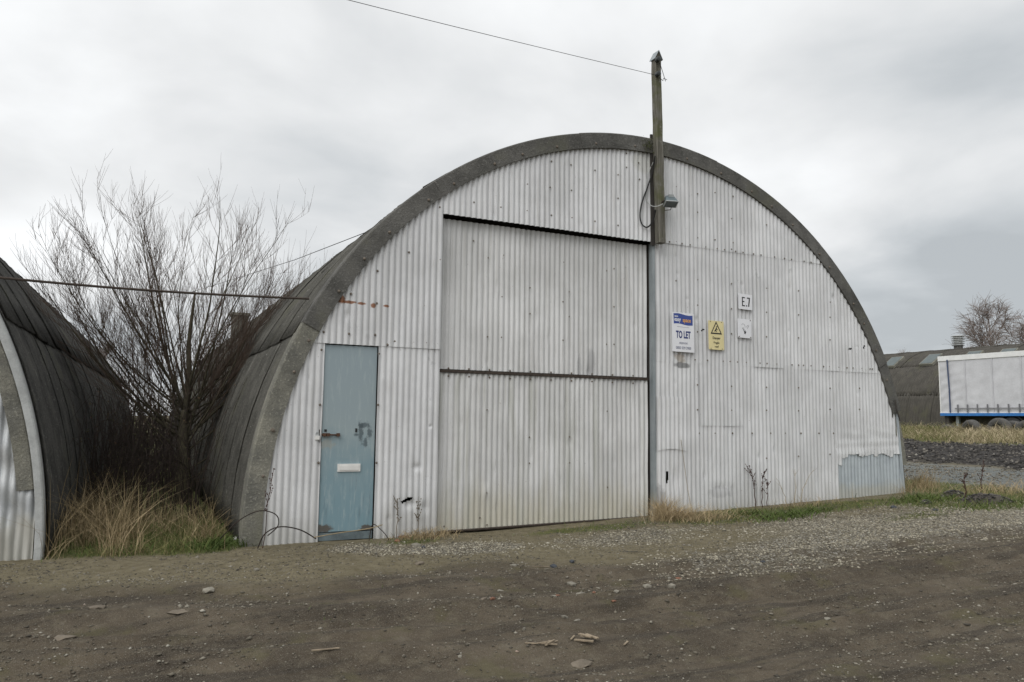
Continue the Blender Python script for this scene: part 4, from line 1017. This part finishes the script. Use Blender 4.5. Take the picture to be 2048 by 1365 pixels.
def birch(name, loc, H, rs, spread, label, droop=-.05, group=None, nlimb=16):
    t = root(name, loc, label, 'tree', group)
    b0 = Vector(loc); pts, rr = grow(rs, b0, (rs.uniform(-.05, .05), 0, 1), H * .92, H * .014, 10, .02, .04, .15)
    MB().tube(pts, rr, 7).build('trunk', BIRCHTWIG, t, smooth=True)
    l1, l2 = MB(), MB()
    for i in range(nlimb):
        f = .22 + .72 * (i + rs.random()) / nlimb; p, d = at_frac(pts, f)
        L = H * spread * (1.05 - f * .75) * rs.uniform(.8, 1.15)
        bp, br = grow(rs, p, side_dir(rs, d, rs.uniform(.5, .85)), L, H * .0055 * (1.1 - f * .6), 8, .05, .09, .2)
        l1.tube(bp, br, 5, False)
        for k in range(14):
            p2, d2 = at_frac(bp, rs.uniform(.15, 1)); cp_, cr = grow(rs, p2, side_dir(rs, d2, rs.uniform(.35, .8)), L * rs.uniform(.25, .5), H * .0022, 6, .0, .12, .4)
            l1.tube(cp_, cr, 3, False)
            for m2 in range(9):
                p3, d3 = at_frac(cp_, rs.uniform(.1, 1)); ep, er = grow(rs, p3, side_dir(rs, d3, .6), H * rs.uniform(.05, .11), H * .0013, 4, droop, .1, .5); l2.tube(ep, er, 3, False)
    l1.build('branches', BIRCHTWIG, t); l2.build('twigs', BIRCHTWIG, t)
    return t
def far_loc(px, depth, z): 
    d = ray(px, 850); d = d / d.dot(FWD); p = CAM + d * depth; return (p.x, p.y, z)
birch('bare_birch', far_loc(1990, 78, .8), 12.8, random.Random(21), .46, 'bare spreading birch behind the far hut, left one of the pair', -.10, 'bare birches behind the far hut')
birch('bare_birch', far_loc(2044, 80, .8), 13.8, random.Random(25), .44, 'bare birch behind the far hut, at the right edge of the photo', -.10, 'bare birches behind the far hut')
birch('small_bare_tree', far_loc(1833, 92, .8), 9.9, random.Random(31), .22, 'small bare treetop just showing over the far hut roof', .0, None, 8)
birch('small_bare_tree', far_loc(1948, 88, .8), 9.4, random.Random(33), .40, 'low bare bush showing over the far hut, right of its ventilator', .0, None, 10)
# trees beyond the gap
birch('small_bare_tree', far_loc(215, 46, .2), 5.6, random.Random(41), .42, 'bare scrubby tree far beyond the gap, left of the tree trunk', .02, None, 12)
birch('small_bare_tree', far_loc(395, 60, .2), 5.6, random.Random(43), .45, 'bare scrubby tree far beyond the gap, right of the tree trunk', .02, None, 12)

# ------------------------------------------------------------------ scrub in the gap
rs = random.Random(8)
br_ = MB()
def arcstem(mb, rs, p, h, reach, r, n=7, side=3):
    a = rs.uniform(0, 2 * PI); d = Vector((math.cos(a), math.sin(a), 0)); pts = []
    k = rs.uniform(.75, 1.25)
    for i in range(n + 1):
        t = i / n; pts.append(Vector(p) + d * reach * t ** 1.3 + Vector((rs.gauss(0, .015), rs.gauss(0, .015), h * math.sin(min(PI * .95, t * PI * .62 * k)))))
    mb.tube(pts, [r * (1 - .7 * i / n) for i in range(n + 1)], side, False); return pts
leafV, leafT = [], []
def gap_edges(y): return -.60 , 1.02
for i in range(950):
    y = 2.4 + 14 * rs.random() ** 1.3; lo, hi = gap_edges(y); x = rs.uniform(lo, hi)
    pts = arcstem(br_, rs, (x, y, gzf(x, y) - .02), rs.uniform(.6, 1.9), rs.uniform(.2, .9), rs.uniform(.003, .008))
    for k in range(4):
        p, d = at_frac(pts, rs.random())
        s = rs.uniform(.008, .02); a = Vector((rs.gauss(0, 1), rs.gauss(0, 1), rs.gauss(0, 1))).normalized(); b = a.orthogonal()
        n0 = len(leafV); leafV += [p, p + a * s + b * s * .5, p + a * s * 1.8, p + a * s - b * s * .5]; leafT.append((n0, n0 + 1, n0 + 2, n0 + 3))
o = br_.build('bramble_thicket', BRAMBLE); tag(o, 'dark tangle of bramble stems filling the gap between the huts', 'brambles', None, 'stuff')
o = trimesh('bramble_leaves', np.array([tuple(v) for v in leafV]), np.array(leafT), BRAMLEAF, None, np.repeat(rng.random(len(leafT)), 4)); tag(o, 'withered leaves on the brambles in the gap', 'leaves', None, 'stuff')
# dense scrub at the far end of the gap
hb_ = MB(); hv, ht = [], []
for i in range(900):
    y = rs.uniform(24, 34); x = rs.uniform(-5, 9); 
    arcstem(hb_, rs, (x, y, .1), rs.uniform(1.4, 3.2), rs.uniform(.3, 1.0), rs.uniform(.006, .018), 6)
    for k in range(9):
        p = Vector((x + rs.gauss(0, .6), y + rs.gauss(0, .6), rs.uniform(.1, 3.0))); s = rs.uniform(.015, .04); a = Vector((rs.gauss(0, 1), rs.gauss(0, 1), rs.gauss(0, 1))).normalized(); b = a.orthogonal()
        n0 = len(hv); hv += [p, p + a * s + b * s * .5, p + a * s * 1.8, p + a * s - b * s * .5]; ht.append((n0, n0 + 1, n0 + 2, n0 + 3))
o = hb_.build('scrub_stems', BRAMBLE); tag(o, 'leafless scrub at the far end of the gap', 'scrub', None, 'stuff')
o = trimesh('scrub_leaves', np.array([tuple(v) for v in hv]), np.array(ht), BRAMLEAF, None, np.repeat(rng.random(len(ht)), 4)); tag(o, 'dull leaves of the scrub at the far end of the gap', 'leaves', None, 'stuff')

# ------------------------------------------------------------------ grass and stones as ground cover
def blades(name, P, H, Wd, lean, tint, mat, label, cat, curve=.6):
    n = len(P); a = rng.random(n) * 2 * PI; d = np.stack([np.cos(a), np.sin(a), np.zeros(n)], -1)
    fa = rng.random(n) * 2 * PI; wv = np.stack([np.cos(fa), np.sin(fa), np.zeros(n)], -1) * Wd[:, None]
    V = np.zeros((n, 7, 3)); 
    for i, t in enumerate((0, .35, .7, 1.0)):
        off = d * (lean * H * (t ** 1.8))[:, None]; up = H * t * (1 - curve * .35 * t * np.minimum(lean, 1.5))
        c = P + off; c[:, 2] += up
        if i < 3:
            k = (1, .9, .6)[i]; V[:, 2 * i] = c - wv * k; V[:, 2 * i + 1] = c + wv * k
        else: V[:, 6] = c
    b = np.arange(n)[:, None, None] * 7
    T = np.array([[0, 1, 3], [0, 3, 2], [2, 3, 5], [2, 5, 4], [4, 5, 6]])[None] + b
    o = trimesh(name, V.reshape(-1, 3), T.reshape(-1, 3), mat, None, np.repeat(np.clip(tint, 0, 1), 7))
    return tag(o, label, cat, None, 'stuff')
def scatter(n, x0, x1, y0, y1, fn):
    x = rng.uniform(x0, x1, n); y = rng.uniform(y0, y1, n); p = fn(x, y); k = rng.random(n) < p; x, y = x[k], y[k]
    return np.stack([x, y, gz(x, y) - .01], -1)
# tall dry grass in the gap
P = scatter(6500, -.68, 1.08, -.12, 3.4, lambda x, y: np.clip(fbm(x * 2.6, y * 2.6, 90, 3) * 3.2 + .22 + .30 * (x < .1) - .5 * ((x > .2) & (x < .75) & (y < 1.0)), .02, 1) * np.clip(1.2 - y / 3.4, .1, 1))
h = rng.uniform(.12, .52, len(P)) * np.where(P[:, 0] < .15, rng.uniform(.9, 2.1, len(P)), rng.uniform(.6, 1.25, len(P)))
blades('tall_dry_grass', P, h, rng.uniform(.0016, .0034, len(P)), rng.uniform(.15, 1.5, len(P)) ** 1.2, rng.beta(2.0, 2.0, len(P)), DRYGRASS, 'tall straw coloured grass at the mouth of the gap', 'grass')
P = scatter(4200, -.66, 1.15, -.22, 2.2, lambda x, y: np.clip(.5 + fbm(x * 3, y * 3, 93, 3) * 2.4, .03, 1) * np.clip(1.2 - y / 2, .1, 1))
blades('gap_grass', P, rng.uniform(.05, .2, len(P)), rng.uniform(.0018, .004, len(P)), rng.uniform(.3, 1.6, len(P)), np.clip(rng.beta(1.5, 2.0, len(P)) + fbm(P[:, 0] * 2, P[:, 1] * 2, 6, 3) * 1.2, 0, 1), GREENGRASS, 'low green and brown grass at the front of the gap between the huts', 'grass')
def tuft(px, py, n, rx, ry, h0, h1, lean0, lean1, ta, tb):
    c = gnd(px, py); x = c.x + rng.normal(0, rx, n); y = c.y + rng.normal(0, ry, n)
    y = np.where((x > 1.1) & (x < 11.9), np.minimum(y, -.045), y)
    return np.stack([x, y, gz(x, y) - .01], -1), rng.uniform(h0, h1, n), rng.uniform(lean0, lean1, n), rng.uniform(ta, tb, n)
parts_ = [tuft(1345, 1040, 700, .18, .10, .12, .34, .5, 1.7, .45, 1), tuft(1395, 1040, 420, .22, .12, .08, .26, .6, 1.9, .4, 1), tuft(1325, 1035, 260, .08, .06, .2, .42, .3, 1.0, .5, 1),
          tuft(860, 1075, 380, .16, .10, .06, .20, .5, 1.6, .3, .95), tuft(822, 1078, 200, .15, .08, .05, .14, .5, 1.5, .2, .8), tuft(1440, 1040, 200, .3, .1, .06, .2, .5, 1.6, .4, 1),
          tuft(1850, 975, 260, .16, .12, .15, .5, .2, .9, .3, .9), tuft(1830, 985, 200, .25, .2, .1, .3, .3, 1.2, .2, .8), tuft(2005, 985, 500, .6, .25, .1, .3, .4, 1.4, .5, 1), tuft(1600, 1015, 160, .5, .08, .08, .25, .4, 1.4, .4, 1)]
blades('dead_grass_tufts', *(lambda A: (A[0], A[1], rng.uniform(.0015, .0032, len(A[0])), A[2], A[3]))([np.concatenate([p_[i] for p_ in parts_]) for i in range(4)]), DRYGRASS, 'brown dead grass tufts along the foot of the hut front', 'grass')
# short green grass and moss growth by zone
def pg(x, y):
    g, gr, mu, ro, sp = zones(x, y); return gr * np.clip(.5 + fbm(x * 3, y * 3, 77, 3) * 2.5, 0, 1)
P = scatter(120000, -1, 14.5, -4.2, 2.4, pg)
P = P[~((P[:, 0] > 1.1) & (P[:, 0] < 11.9) & (P[:, 1] > -.04))]
n = len(P); blades('short_grass', P, rng.uniform(.02, .10, n) * (.7 + .8 * rng.random(n) ** 3), rng.uniform(.0018, .004, n), rng.uniform(.3, 1.4, n), np.clip(rng.beta(1.6, 2.2, n) + fbm(P[:, 0] * 1.4, P[:, 1] * 1.4, 5, 3) * .8, 0, 1), GREENGRASS, 'short green and brown grass creeping over the gravel', 'grass')
wp__ = [tuft(1560, 1036, 420, .34, .12, .05, .17, .6, 1.6, 0, .4), tuft(1500, 1030, 160, .2, .07, .05, .14, .6, 1.6, 0, .5), tuft(1620, 1026, 200, .3, .1, .04, .14, .6, 1.6, .0, .5), tuft(1850, 1000, 500, .45, .22, .05, .16, .5, 1.5, 0, .45), tuft(1240, 1058, 260, .35, .05, .015, .04, .6, 1.5, .0, .5), tuft(1985, 1012, 400, .5, .2, .05, .16, .5, 1.5, 0, .6), tuft(430, 1092, 420, .14, .08, .05, .16, .5, 1.5, 0, .4), tuft(25, 1112, 160, .2, .05, .03, .1, .6, 1.6, .2, .9)]
blades('green_weeds', *(lambda A: (A[0], A[1], rng.uniform(.003, .0075, len(A[0])), A[2], A[3]))([np.concatenate([p_[i] for p_ in wp__]) for i in range(4)]), GREENGRASS, 'low green weeds at the foot of the hut front and by its right corner', 'weeds')
# sparse weeds in the mud
P = scatter(2600, -1, 9, -5, -.2, lambda x, y: np.clip(fbm(x * 1.8, y * 1.8, 123, 3) * 6 - 1.3, 0, .9))
n = len(P); blades('sparse_weeds', P, rng.uniform(.015, .05, n), rng.uniform(.0018, .0035, n), rng.uniform(.5, 1.5, n), rng.uniform(0, .5, n), GREENGRASS, 'tiny green weeds scattered over the muddy track', 'weeds')
# bund grass
P = scatter(60000, 22.6, 33.5, -2, 22, lambda x, y: np.clip(.45 + 3.0 * fbm(x * .5, y * .5, 31, 3) + .8 * sstep(x - .06 * (y - 2) - .05 * (y - 4), 22.4, 24.5) * .7, 0, 1) * sstep(x + fbm(x * .8, y * .8, 3, 2) * 2 - .06 * (y - 2) + .16 * (y - 5), 22.4, 23.6))
n = len(P); blades('bank_grass', P, rng.uniform(.12, .36, n) * (.7 + 1.1 * rng.random(n) ** 4), rng.uniform(.004, .009, n), rng.uniform(.4, 1.6, n), np.clip(rng.beta(2.2, 2, n) + fbm(P[:, 0] * .5, P[:, 1] * .5, 15, 3) * 1.3, 0, 1), BANKGRASS, 'rough yellow grass covering the bank in front of the trailer', 'grass')

PHI = (1 + 5 ** .5) / 2
ICO = np.array([(-1, PHI, 0), (1, PHI, 0), (-1, -PHI, 0), (1, -PHI, 0), (0, -1, PHI), (0, 1, PHI), (0, -1, -PHI), (0, 1, -PHI), (PHI, 0, -1), (PHI, 0, 1), (-PHI, 0, -1), (-PHI, 0, 1)]) / math.hypot(1, PHI)
ICOF = np.array([(0, 11, 5), (0, 5, 1), (0, 1, 7), (0, 7, 10), (0, 10, 11), (1, 5, 9), (5, 11, 4), (11, 10, 2), (10, 7, 6), (7, 1, 8), (3, 9, 4), (3, 4, 2), (3, 2, 6), (3, 6, 8), (3, 8, 9), (4, 9, 5), (2, 4, 11), (6, 2, 10), (8, 6, 7), (9, 8, 1)])
OCT = np.array([(1, 0, 0), (-1, 0, 0), (0, 1, 0), (0, -1, 0), (0, 0, 1), (0, 0, -1)], float); OCTF = np.array([(0, 2, 4), (2, 1, 4), (1, 3, 4), (3, 0, 4), (2, 0, 5), (1, 2, 5), (3, 1, 5), (0, 3, 5)])
def stones(name, P, R0, tint, mat, label, big=False, flatn=.55):
    n = len(P); B, F = (ICO, ICOF) if big else (OCT, OCTF); k = len(B)
    P = P.copy(); P[:, 2] += .010 + R0 * .12
    V = B[None] * (1 + rng.uniform(-.28, .28, (n, k, 1))) * (R0[:, None, None] * np.stack([rng.uniform(.7, 1.45, n), rng.uniform(.6, 1.1, n), rng.uniform(.35, .8, n) * flatn * 1.6], -1)[:, None, :])
    a = rng.random(n) * 2 * PI; c, s_ = np.cos(a)[:, None], np.sin(a)[:, None]
    V = np.stack([V[..., 0] * c - V[..., 1] * s_, V[..., 0] * s_ + V[..., 1] * c, V[..., 2]], -1) + P[:, None, :]
    T = F[None] + (np.arange(n) * k)[:, None, None]
    o = trimesh(name, V.reshape(-1, 3), T.reshape(-1, 3), mat, None, np.repeat(np.clip(tint, 0, 1), k)); return tag(o, label, 'stones', None, 'stuff')
out_wall = lambda P: P[~((P[:, 0] > 1.0) & (P[:, 0] < 12) & (P[:, 1] > -.03))]
P = out_wall(scatter(70000, 1.6, 14, -4.8, .2, lambda x, y: np.clip(zones(x, y)[0] * 1.3 + fbm(x * 4, y * 4, 44, 3) * 1.2 - .12, 0, 1) * sstep(zones(x, y)[0], .0, .35) * (1 - .5 * zones(x, y)[1])))
n = len(P); stones('pale_gravel', P, rng.uniform(.006, .015, n) * rng.uniform(.7, 1.5, n), rng.beta(2, 2.2, n), PALESTONE, 'pale limestone chippings spread along the hut front')
P = out_wall(scatter(115000, -1.1, 10.5, -7, -.2, lambda x, y: np.clip(.38 + fbm(x * 1.5, y * 1.5, 64, 4) * 1.7, .06, 1)))
n = len(P); stones('track_gravel', P, rng.uniform(.0035, .009, n) * (1 + 1.4 * rng.random(n) ** 6), rng.beta(1.7, 2.7, n), STONEM, 'small mixed stones pressed into the muddy track')
P = out_wall(scatter(2200, -1.1, 10, -6.5, -.3, lambda x, y: np.clip(.25 + fbm(x * 1.1, y * 1.1, 66, 3) * 2.2, .02, 1)))
n = len(P); stones('track_rubble', P, rng.uniform(.007, .020, n), rng.beta(1.7, 2.6, n), STONEM, 'fist sized rubble scattered on the muddy track', True, .45)
P = scatter(15000, 12.6, 19.6, -5, 8, lambda x, y: zones(x, y)[3] * np.clip(.45 + fbm(x * 1.2, y * 1.2, 68, 3) * 2, .05, 1))
n = len(P); stones('road_gravel', P, rng.uniform(.012, .03, n), rng.beta(1.6, 2.4, n), STONEM, 'grey stones spread over the far stony track', False, .6)
P = scatter(16000, 18.6, 25, -4, 14, lambda x, y: zones(x, y)[4] * .9 + .02)
n = len(P); stones('shale_rubble', P, rng.uniform(.012, .05, n), rng.beta(1.1, 2.0, n), SPOILSTONE, 'dark shale rubble on the face of the bank', True, .8)

# spoil heaps in the grass at the right
def heap(px, py, w_, h_, label):
    c = gnd(px, py); rsn = random.Random(int(px)); t = root('spoil_heap', c, label, 'spoil heap', 'dark spoil heaps in the grass')
    n = 18; v = []; f = []
    for i in range(n + 1):
        for j in range(n + 1):
            x, y = (i / n * 2 - 1), (j / n * 2 - 1); r2 = x * x + y * y
            hh = max(0, 1 - r2) ** .8 * h_ * (1 + 1.1 * float(fbm(np.array([x * 3 + px]), np.array([y * 3]), 5, 3)[0])) - .03
            v.append((c.x + x * w_, c.y + y * w_ * .6, c.z + hh))
    for i in range(n):
        for j in range(n): f.append((i * (n + 1) + j, (i + 1) * (n + 1) + j, (i + 1) * (n + 1) + j + 1, i * (n + 1) + j + 1))
    mesh('mound', v, f, plain('dark earth', (.062, .053, .044), .95, .4, 9, bump=.6), t, smooth=True)
    m = 170; a = rng.random(m) * 2 * PI; rr = np.sqrt(rng.random(m)); x = np.cos(a) * rr; y = np.sin(a) * rr
    P = np.stack([c.x + x * w_, c.y + y * w_ * .6, c.z + np.maximum(0, 1 - rr ** 2) ** .8 * h_ * .95 - .02], -1)
    o = stones('lumps', P, rng.uniform(.008, .026, m), rng.beta(1.1, 2.0, m), SPOILSTONE, None, True, .7)
    del o['category']; par(o, t)
heap(1972, 1004, .52, .13, 'broad dark heap of earth in the grass at the right')
heap(1908, 992, .26, .10, 'smaller dark heap of earth left of the broad one')
heap(1852, 1006, .09, .06, 'low dark lump of earth in the grass right of the hut corner')

# ------------------------------------------------------------------ dead stalks and bramble shoots by the front
def stalk(px, py, h, r, mat, label, cat, group, seed, lean=(0, 0), nb=5, y=None, seeds=True, name='dead_stalk'):
    rs = random.Random(seed); c = gnd(px, py) if y is None else Vector((at_y(px, py, y).x, y, gzf(at_y(px, py, y).x, y)))
    t = root(name, c, label, cat, group)
    pts = [c + Vector((lean[0] * k * k, lean[1] * k, h * k)) + Vector((rs.gauss(0, .008), rs.gauss(0, .008), 0)) for k in np.linspace(0, 1, 8)]
    MB().tube(pts, [r * (1 - .6 * i / 7) for i in range(8)], 5).build('stem', mat, t)
    if nb:
        m = MB()
        for k in range(nb):
            p, d = at_frac(pts, rs.uniform(.35, .95)); bp, br = grow(rs, p, side_dir(rs, d, .6), h * rs.uniform(.15, .3), r * .5, 4, .1, .1); m.tube(bp, br, 4, False)
            if seeds:
                for q_ in range(7):
                    p2, _ = at_frac(bp, rs.uniform(.2, 1)); m.lathe([(.001, -.008), (.008, 0), (.001, .008)], 5, Matrix.Translation(p2))
        if seeds:
            for q_ in range(16): 
                p2, _ = at_frac(pts, rs.uniform(.45, 1)); m.lathe([(.001, -.009), (.009, 0), (.001, .009)], 5, Matrix.Translation(p2 + Vector((rs.gauss(0, .012), rs.gauss(0, .012), 0))))
        m.build('seed_heads', mat, t)
    return t
G1 = 'dead dock stalks by the hut front'
stalk(1511, 1008, .62, .008, DOCK, 'tallest dark red dock stalk by the white wall, leaning left', 'weed', G1, 1, (-.10, 0), 7, -.12)
stalk(1523, 1010, .52, .007, DOCK, 'middle dark dock stalk by the white wall', 'weed', G1, 2, (.06, 0), 5, -.14)
stalk(1535, 1012, .40, .006, DOCK, 'shortest dark dock stalk by the white wall, rightmost of three', 'weed', G1, 3, (.0, 0), 4, -.12)
stalk(1590, 1006, .52, .005, STRAW, 'pale dry stalk standing upright by the wall below the zinc patch', 'weed', 'pale dry stalks by the hut front', 4, (.03, 0), 4, -.10, False)
stalk(1600, 1008, .50, .005, STRAW, 'pale dry stalk leaning right toward the zinc patch', 'weed', 'pale dry stalks by the hut front', 5, (.32, 0), 3, -.10, False)
stalk(1572, 1008, .40, .005, STRAW, 'pale dry stalk leaning left beside the dock stalks', 'weed', 'pale dry stalks by the hut front', 6, (-.18, 0), 3, -.10, False)
stalk(794, 1052, .46, .006, TANROCK, 'thin grey brown weed stalk against the wall right of the blue door', 'weed', 'weed stalks right of the blue door', 7, (0, 0), 5, -.07)
stalk(836, 1050, .48, .005, TANROCK, 'thin weed stalk against the wall nearest the sliding door', 'weed', 'weed stalks right of the blue door', 8, (0, 0), 4, -.07)
stalk(527, 1085, .85, .005, DOCK, 'tall thin dead stalk in front of the pale verge at the left corner', 'weed', None, 9, (.06, -.1), 4, -.2)
G2 = 'dock stalks in the grass at the right'
stalk(1931, 998, .40, .012, DOCK, 'dark dock stalk by the spoil heaps, left one of two', 'weed', G2, 10, (.02, 0), 5)
stalk(1963, 985, .46, .010, DOCK, 'dark dock stalk by the spoil heaps, right one of two', 'weed', G2, 11, (.08, 0), 5)
def shoot(pts, r, name, label, mat=BRAMBLE):
    o = MB().tube(spline(pts, 6), r, 5).build(name, mat); tag(o, label, 'bramble'); return o
g = gnd
def over(px, py, y): return at_y(px, py, y)
shoot([over(440, 1078, -.2), over(480, 1040, -.3), over(520, 1022, -.34), over(552, 1030, -.34), over(556, 1052, -.3), over(535, 1072, -.25)], .006, 'bramble_shoot', 'looping bramble shoot in front of the pale corner of the white hut')
shoot([over(515, 1098, -.25), over(530, 1068, -.3), over(560, 1054, -.32), over(600, 1060, -.3), over(632, 1078, -.2)], .007, 'bramble_shoot', 'arching bramble shoot left of the blue door')
shoot([over(628, 1075, -.25), over(680, 1066, -.24), over(735, 1058, -.2), over(765, 1050, -.12)], .006, 'dry_stick', 'pale dry stem lying across the foot of the blue door', STRAW)
shoot([over(738, 1082, -.15), over(745, 1050, -.12), over(760, 1058, -.14), over(775, 1075, -.16), over(778, 1085, -.2)], .005, 'bramble_shoot', 'small bramble shoot at the right foot of the blue door')
shoot([over(1392, 1052, -.35), over(1380, 1005, -.2), over(1370, 940, -.08), over(1362, 880, -.05)], .004, 'dry_stick', 'long thin dead stem leaning on the white wall right of the sliding door', WOOD)

# ------------------------------------------------------------------ loose stones and wood that can be told apart
rs = random.Random(77)
def rock(name, px, py, wpx, mat, label, group, flatk=.45, dark=False, el=1.3):
    c = gnd(px, py); dep = (c - CAM).dot(FWD); r = wpx / FPX * dep / 2
    me = bpy.data.meshes.new(name); bm = bmesh.new(); bmesh.ops.create_icosphere(bm, subdivisions=1, radius=1)
    sd_ = rs.uniform(0, 99)
    for vtx in bm.verts:
        co = vtx.co; k = 1 + 1.1 * float(fbm(np.array([co.x * 1.6 + sd_]), np.array([co.y * 1.6 + co.z * 2.3]), 7, 3)[0]); vtx.co = Vector((co.x * r * k, co.y * r * k * .75, co.z * r * flatk * k))
    bm.to_mesh(me); bm.free(); me.materials.append(mat)
    o = link(bpy.data.objects.new(name, me)); o.location = (c.x, c.y, c.z + r * flatk * .12); o.rotation_euler = (rs.uniform(-.15, .15), rs.uniform(-.15, .15), rs.uniform(-.5, -.2) if wpx > 25 else rs.uniform(0, 6))
    return tag(o, label, 'stone', group)
G3 = 'loose stones lying on the muddy track'
for px, py, wp2, mt, nm, lbl, fk in (
    (193, 1244, 36, TANROCK, 'flat_stone', 'flat brown stone sunk in the mud at the lower left', .3), (131, 1274, 46, TANROCK, 'flat_stone', 'long flat brown stone at the lower left, nearest the rut', .22),
    (127, 1180, 16, PALEROCK, 'pale_stone', 'single pale stone below the left hut corner', .5), (417, 1184, 28, PALEROCK, 'pale_stone', 'grey stone with grass growing beside it', .35),
    (360, 1213, 12, PALEROCK, 'pale_stone', 'small round pale stone left of the middle of the track', .6), (355, 1223, 46, TANROCK, 'flat_stone', 'thin flat slab below the small round pale stone', .12),
    (513, 1141, 13, PALEROCK, 'pale_stone', 'pale cube shaped stone below the blue door', .7), (1028, 1132, 17, PALEROCK, 'pale_stone', 'pale blocky stone in front of the sliding door', .6),
    (1107, 1136, 20, SLATE, 'slate_lump', 'dark slate lump with a straw beside it', .55), (1143, 1124, 16, SLATE, 'slate_lump', 'darker slate lump right of the other slate lump', .5),
    (1143, 1176, 22, PALEROCK, 'pale_stone', 'whitish humped stone in the middle of the track', .45), (1296, 1176, 24, PALEROCK, 'pale_stone', 'pointed grey stone left of the round one', .5),
    (1342, 1172, 17, PALEROCK, 'pale_stone', 'round pale grey stone beside a brick chip', .75), (1338, 1155, 10, PALEROCK, 'white_chip', 'small pale chip behind the round grey stone', .7),
    (1357, 1154, 20, BRICKRED, 'brick_fragment', 'flat red brick fragment behind the round grey stone', .25), (1160, 1209, 24, PALEROCK, 'pale_stone', 'long whitish stone tilted to the right', .4),
    (1107, 1213, 22, PALEROCK, 'flat_stone', 'flat grey slab left of the long whitish stone', .3), (1114, 1206, 16, BRICKRED, 'brick_fragment', 'red brick fragment behind the flat grey slab', .35),
    (1129, 1228, 18, PALEROCK, 'pale_stone', 'grey stone just below the flat grey slab', .5), (1154, 1245, 18, PALEROCK, 'pale_stone', 'round cream stone on the dark rut', .5),
    (1048, 1262, 9, PALEROCK, 'pale_stone', 'small square pale stone standing in the dark rut', 1.0), (985, 1198, 14, BRICKRED, 'brick_fragment', 'small red brick crumb at the left of the stone scatter', .5),
    (1227, 1215, 14, BRICKRED, 'brick_fragment', 'orange brick crumb right of the long whitish stone', .4), (1233, 1205, 16, PALEROCK, 'pale_stone', 'whitish stone just behind the orange brick crumb', .45),
    (1034, 1228, 14, PALEROCK, 'pale_stone', 'pale stone at the left of the dark rut', .4), (966, 1222, 16, TANROCK, 'flat_stone', 'flat tan stone at the left end of the stone scatter', .3),
    (1188, 1186, 12, BRICKRED, 'brick_fragment', 'pinkish brick chip behind the long whitish stone', .5), (1001, 1182, 18, PALEROCK, 'flat_stone', 'thin pale slab left of the humped stone', .2),
    (1526, 1128, 13, SLATE, 'slate_lump', 'lone dark lump on the tan dirt at the right', .5), (1655, 1244, 18, PALEROCK, 'flat_stone', 'flat pale stone on the mud at the lower right', .25),
    (1162, 1329, 46, TANROCK, 'flat_stone', 'flat crumpled brown slab at the bottom centre', .15), (920, 1314, 12, PALEROCK, 'pale_stone', 'small pale stone at the bottom left of centre', .5),
    (847, 1096, 14, SLATE, 'slate_lump', 'dark stone among the white rubble by the grass tuft', .6), (794, 1084, 16, BRICKRED, 'brick_fragment', 'pale orange brick end beside the blue door', .6),
    (808, 1076, 24, BRICKRED, 'brick_fragment', 'orange brick piece lying on the grass beside the blue door', .4), (832, 1092, 26, PALEROCK, 'pale_stone', 'largest whitish stone of the rubble by the grass tuft', .5),
    (752, 1108, 9, PALEROCK, 'pale_stone', 'round white pebble below the blue door', .8), (838, 1128, 22, TANROCK, 'pale_stone', 'tan stone below the white rubble by the grass tuft', .4),
    (1787, 1016, 16, SLATE, 'slate_lump', 'dark lump on the gravel right of the zinc patch', .5), (1870, 1022, 18, SLATE, 'slate_lump', 'black lump at the edge of the grass at the right', .5), (2034, 1024, 14, PALEROCK, 'pale_stone', 'white stone at the grass edge near the right border', .6)):
    rock(nm, px, py, wp2, mt, lbl, G3, fk)
def splinter(px, py, L, wd, ang, label, n=1, mat=WOOD):
    c = gnd(px, py); o = MB()
    for k in range(n):
        a = ang + (rs.uniform(-.3, .3) if n > 1 else 0); l = L * rs.uniform(.6, 1) if n > 1 else L
        o.box((-l / 2, -wd / 2, 0), (l / 2, wd / 2, wd * .35), Matrix.Translation(c + Vector((rs.uniform(-.008, .008) * n, rs.uniform(-.006, .006) * n, .003 + .004 * k))) @ Matrix.Rotation(a, 4, 'Z') @ Matrix.Rotation(rs.uniform(-.04, .04), 4, 'Y'))
    return tag(o.build('wood_splinter', mat), label, 'wood', 'splintered wood on the track')
splinter(1083, 1289, .20, .012, -.5, 'thin straight wood splinter lying left of the wood fragments')
splinter(1095, 1297, .14, .012, .35, 'small bundle of splinters below the straight splinter', 4)
splinter(1172, 1280, .13, .022, -1.1, 'broad splintered piece of wood right of the splinter bundle', 5)
splinter(1145, 1290, .09, .012, .8, 'pale wood chip left of the broad splintered wood')
splinter(1250, 1301, .09, .012, .7, 'pale wood chip at the right of the broad splintered wood')
splinter(1080, 1137, .16, .008, -.45, 'pale straw lying left of the dark slate lump')
splinter(1347, 1054, .42, .012, -.62, 'long pale stick lying in front of the brown grass tuft')
splinter(1258, 1105, .2, .012, -.4, 'dark stick lying on the tan dirt', 1, DARKIN)
splinter(650, 1300, .16, .014, -.1, 'thin pale batten lying in the mud at the lower left', 1)
cup = root('crumpled_cup', gnd(468, 1086) + Vector((0, 0, .03)), 'crumpled white paper cup in the grass at the corner of the white hut', 'litter', None, (.3, 1.2, .6))
MB().lathe([(.028, 0), (.034, .05), (.04, .085), (.037, .084), (.026, .004), (.001, .003)], 12).build('cup_side', WHITEPLASTIC, cup, True, True)
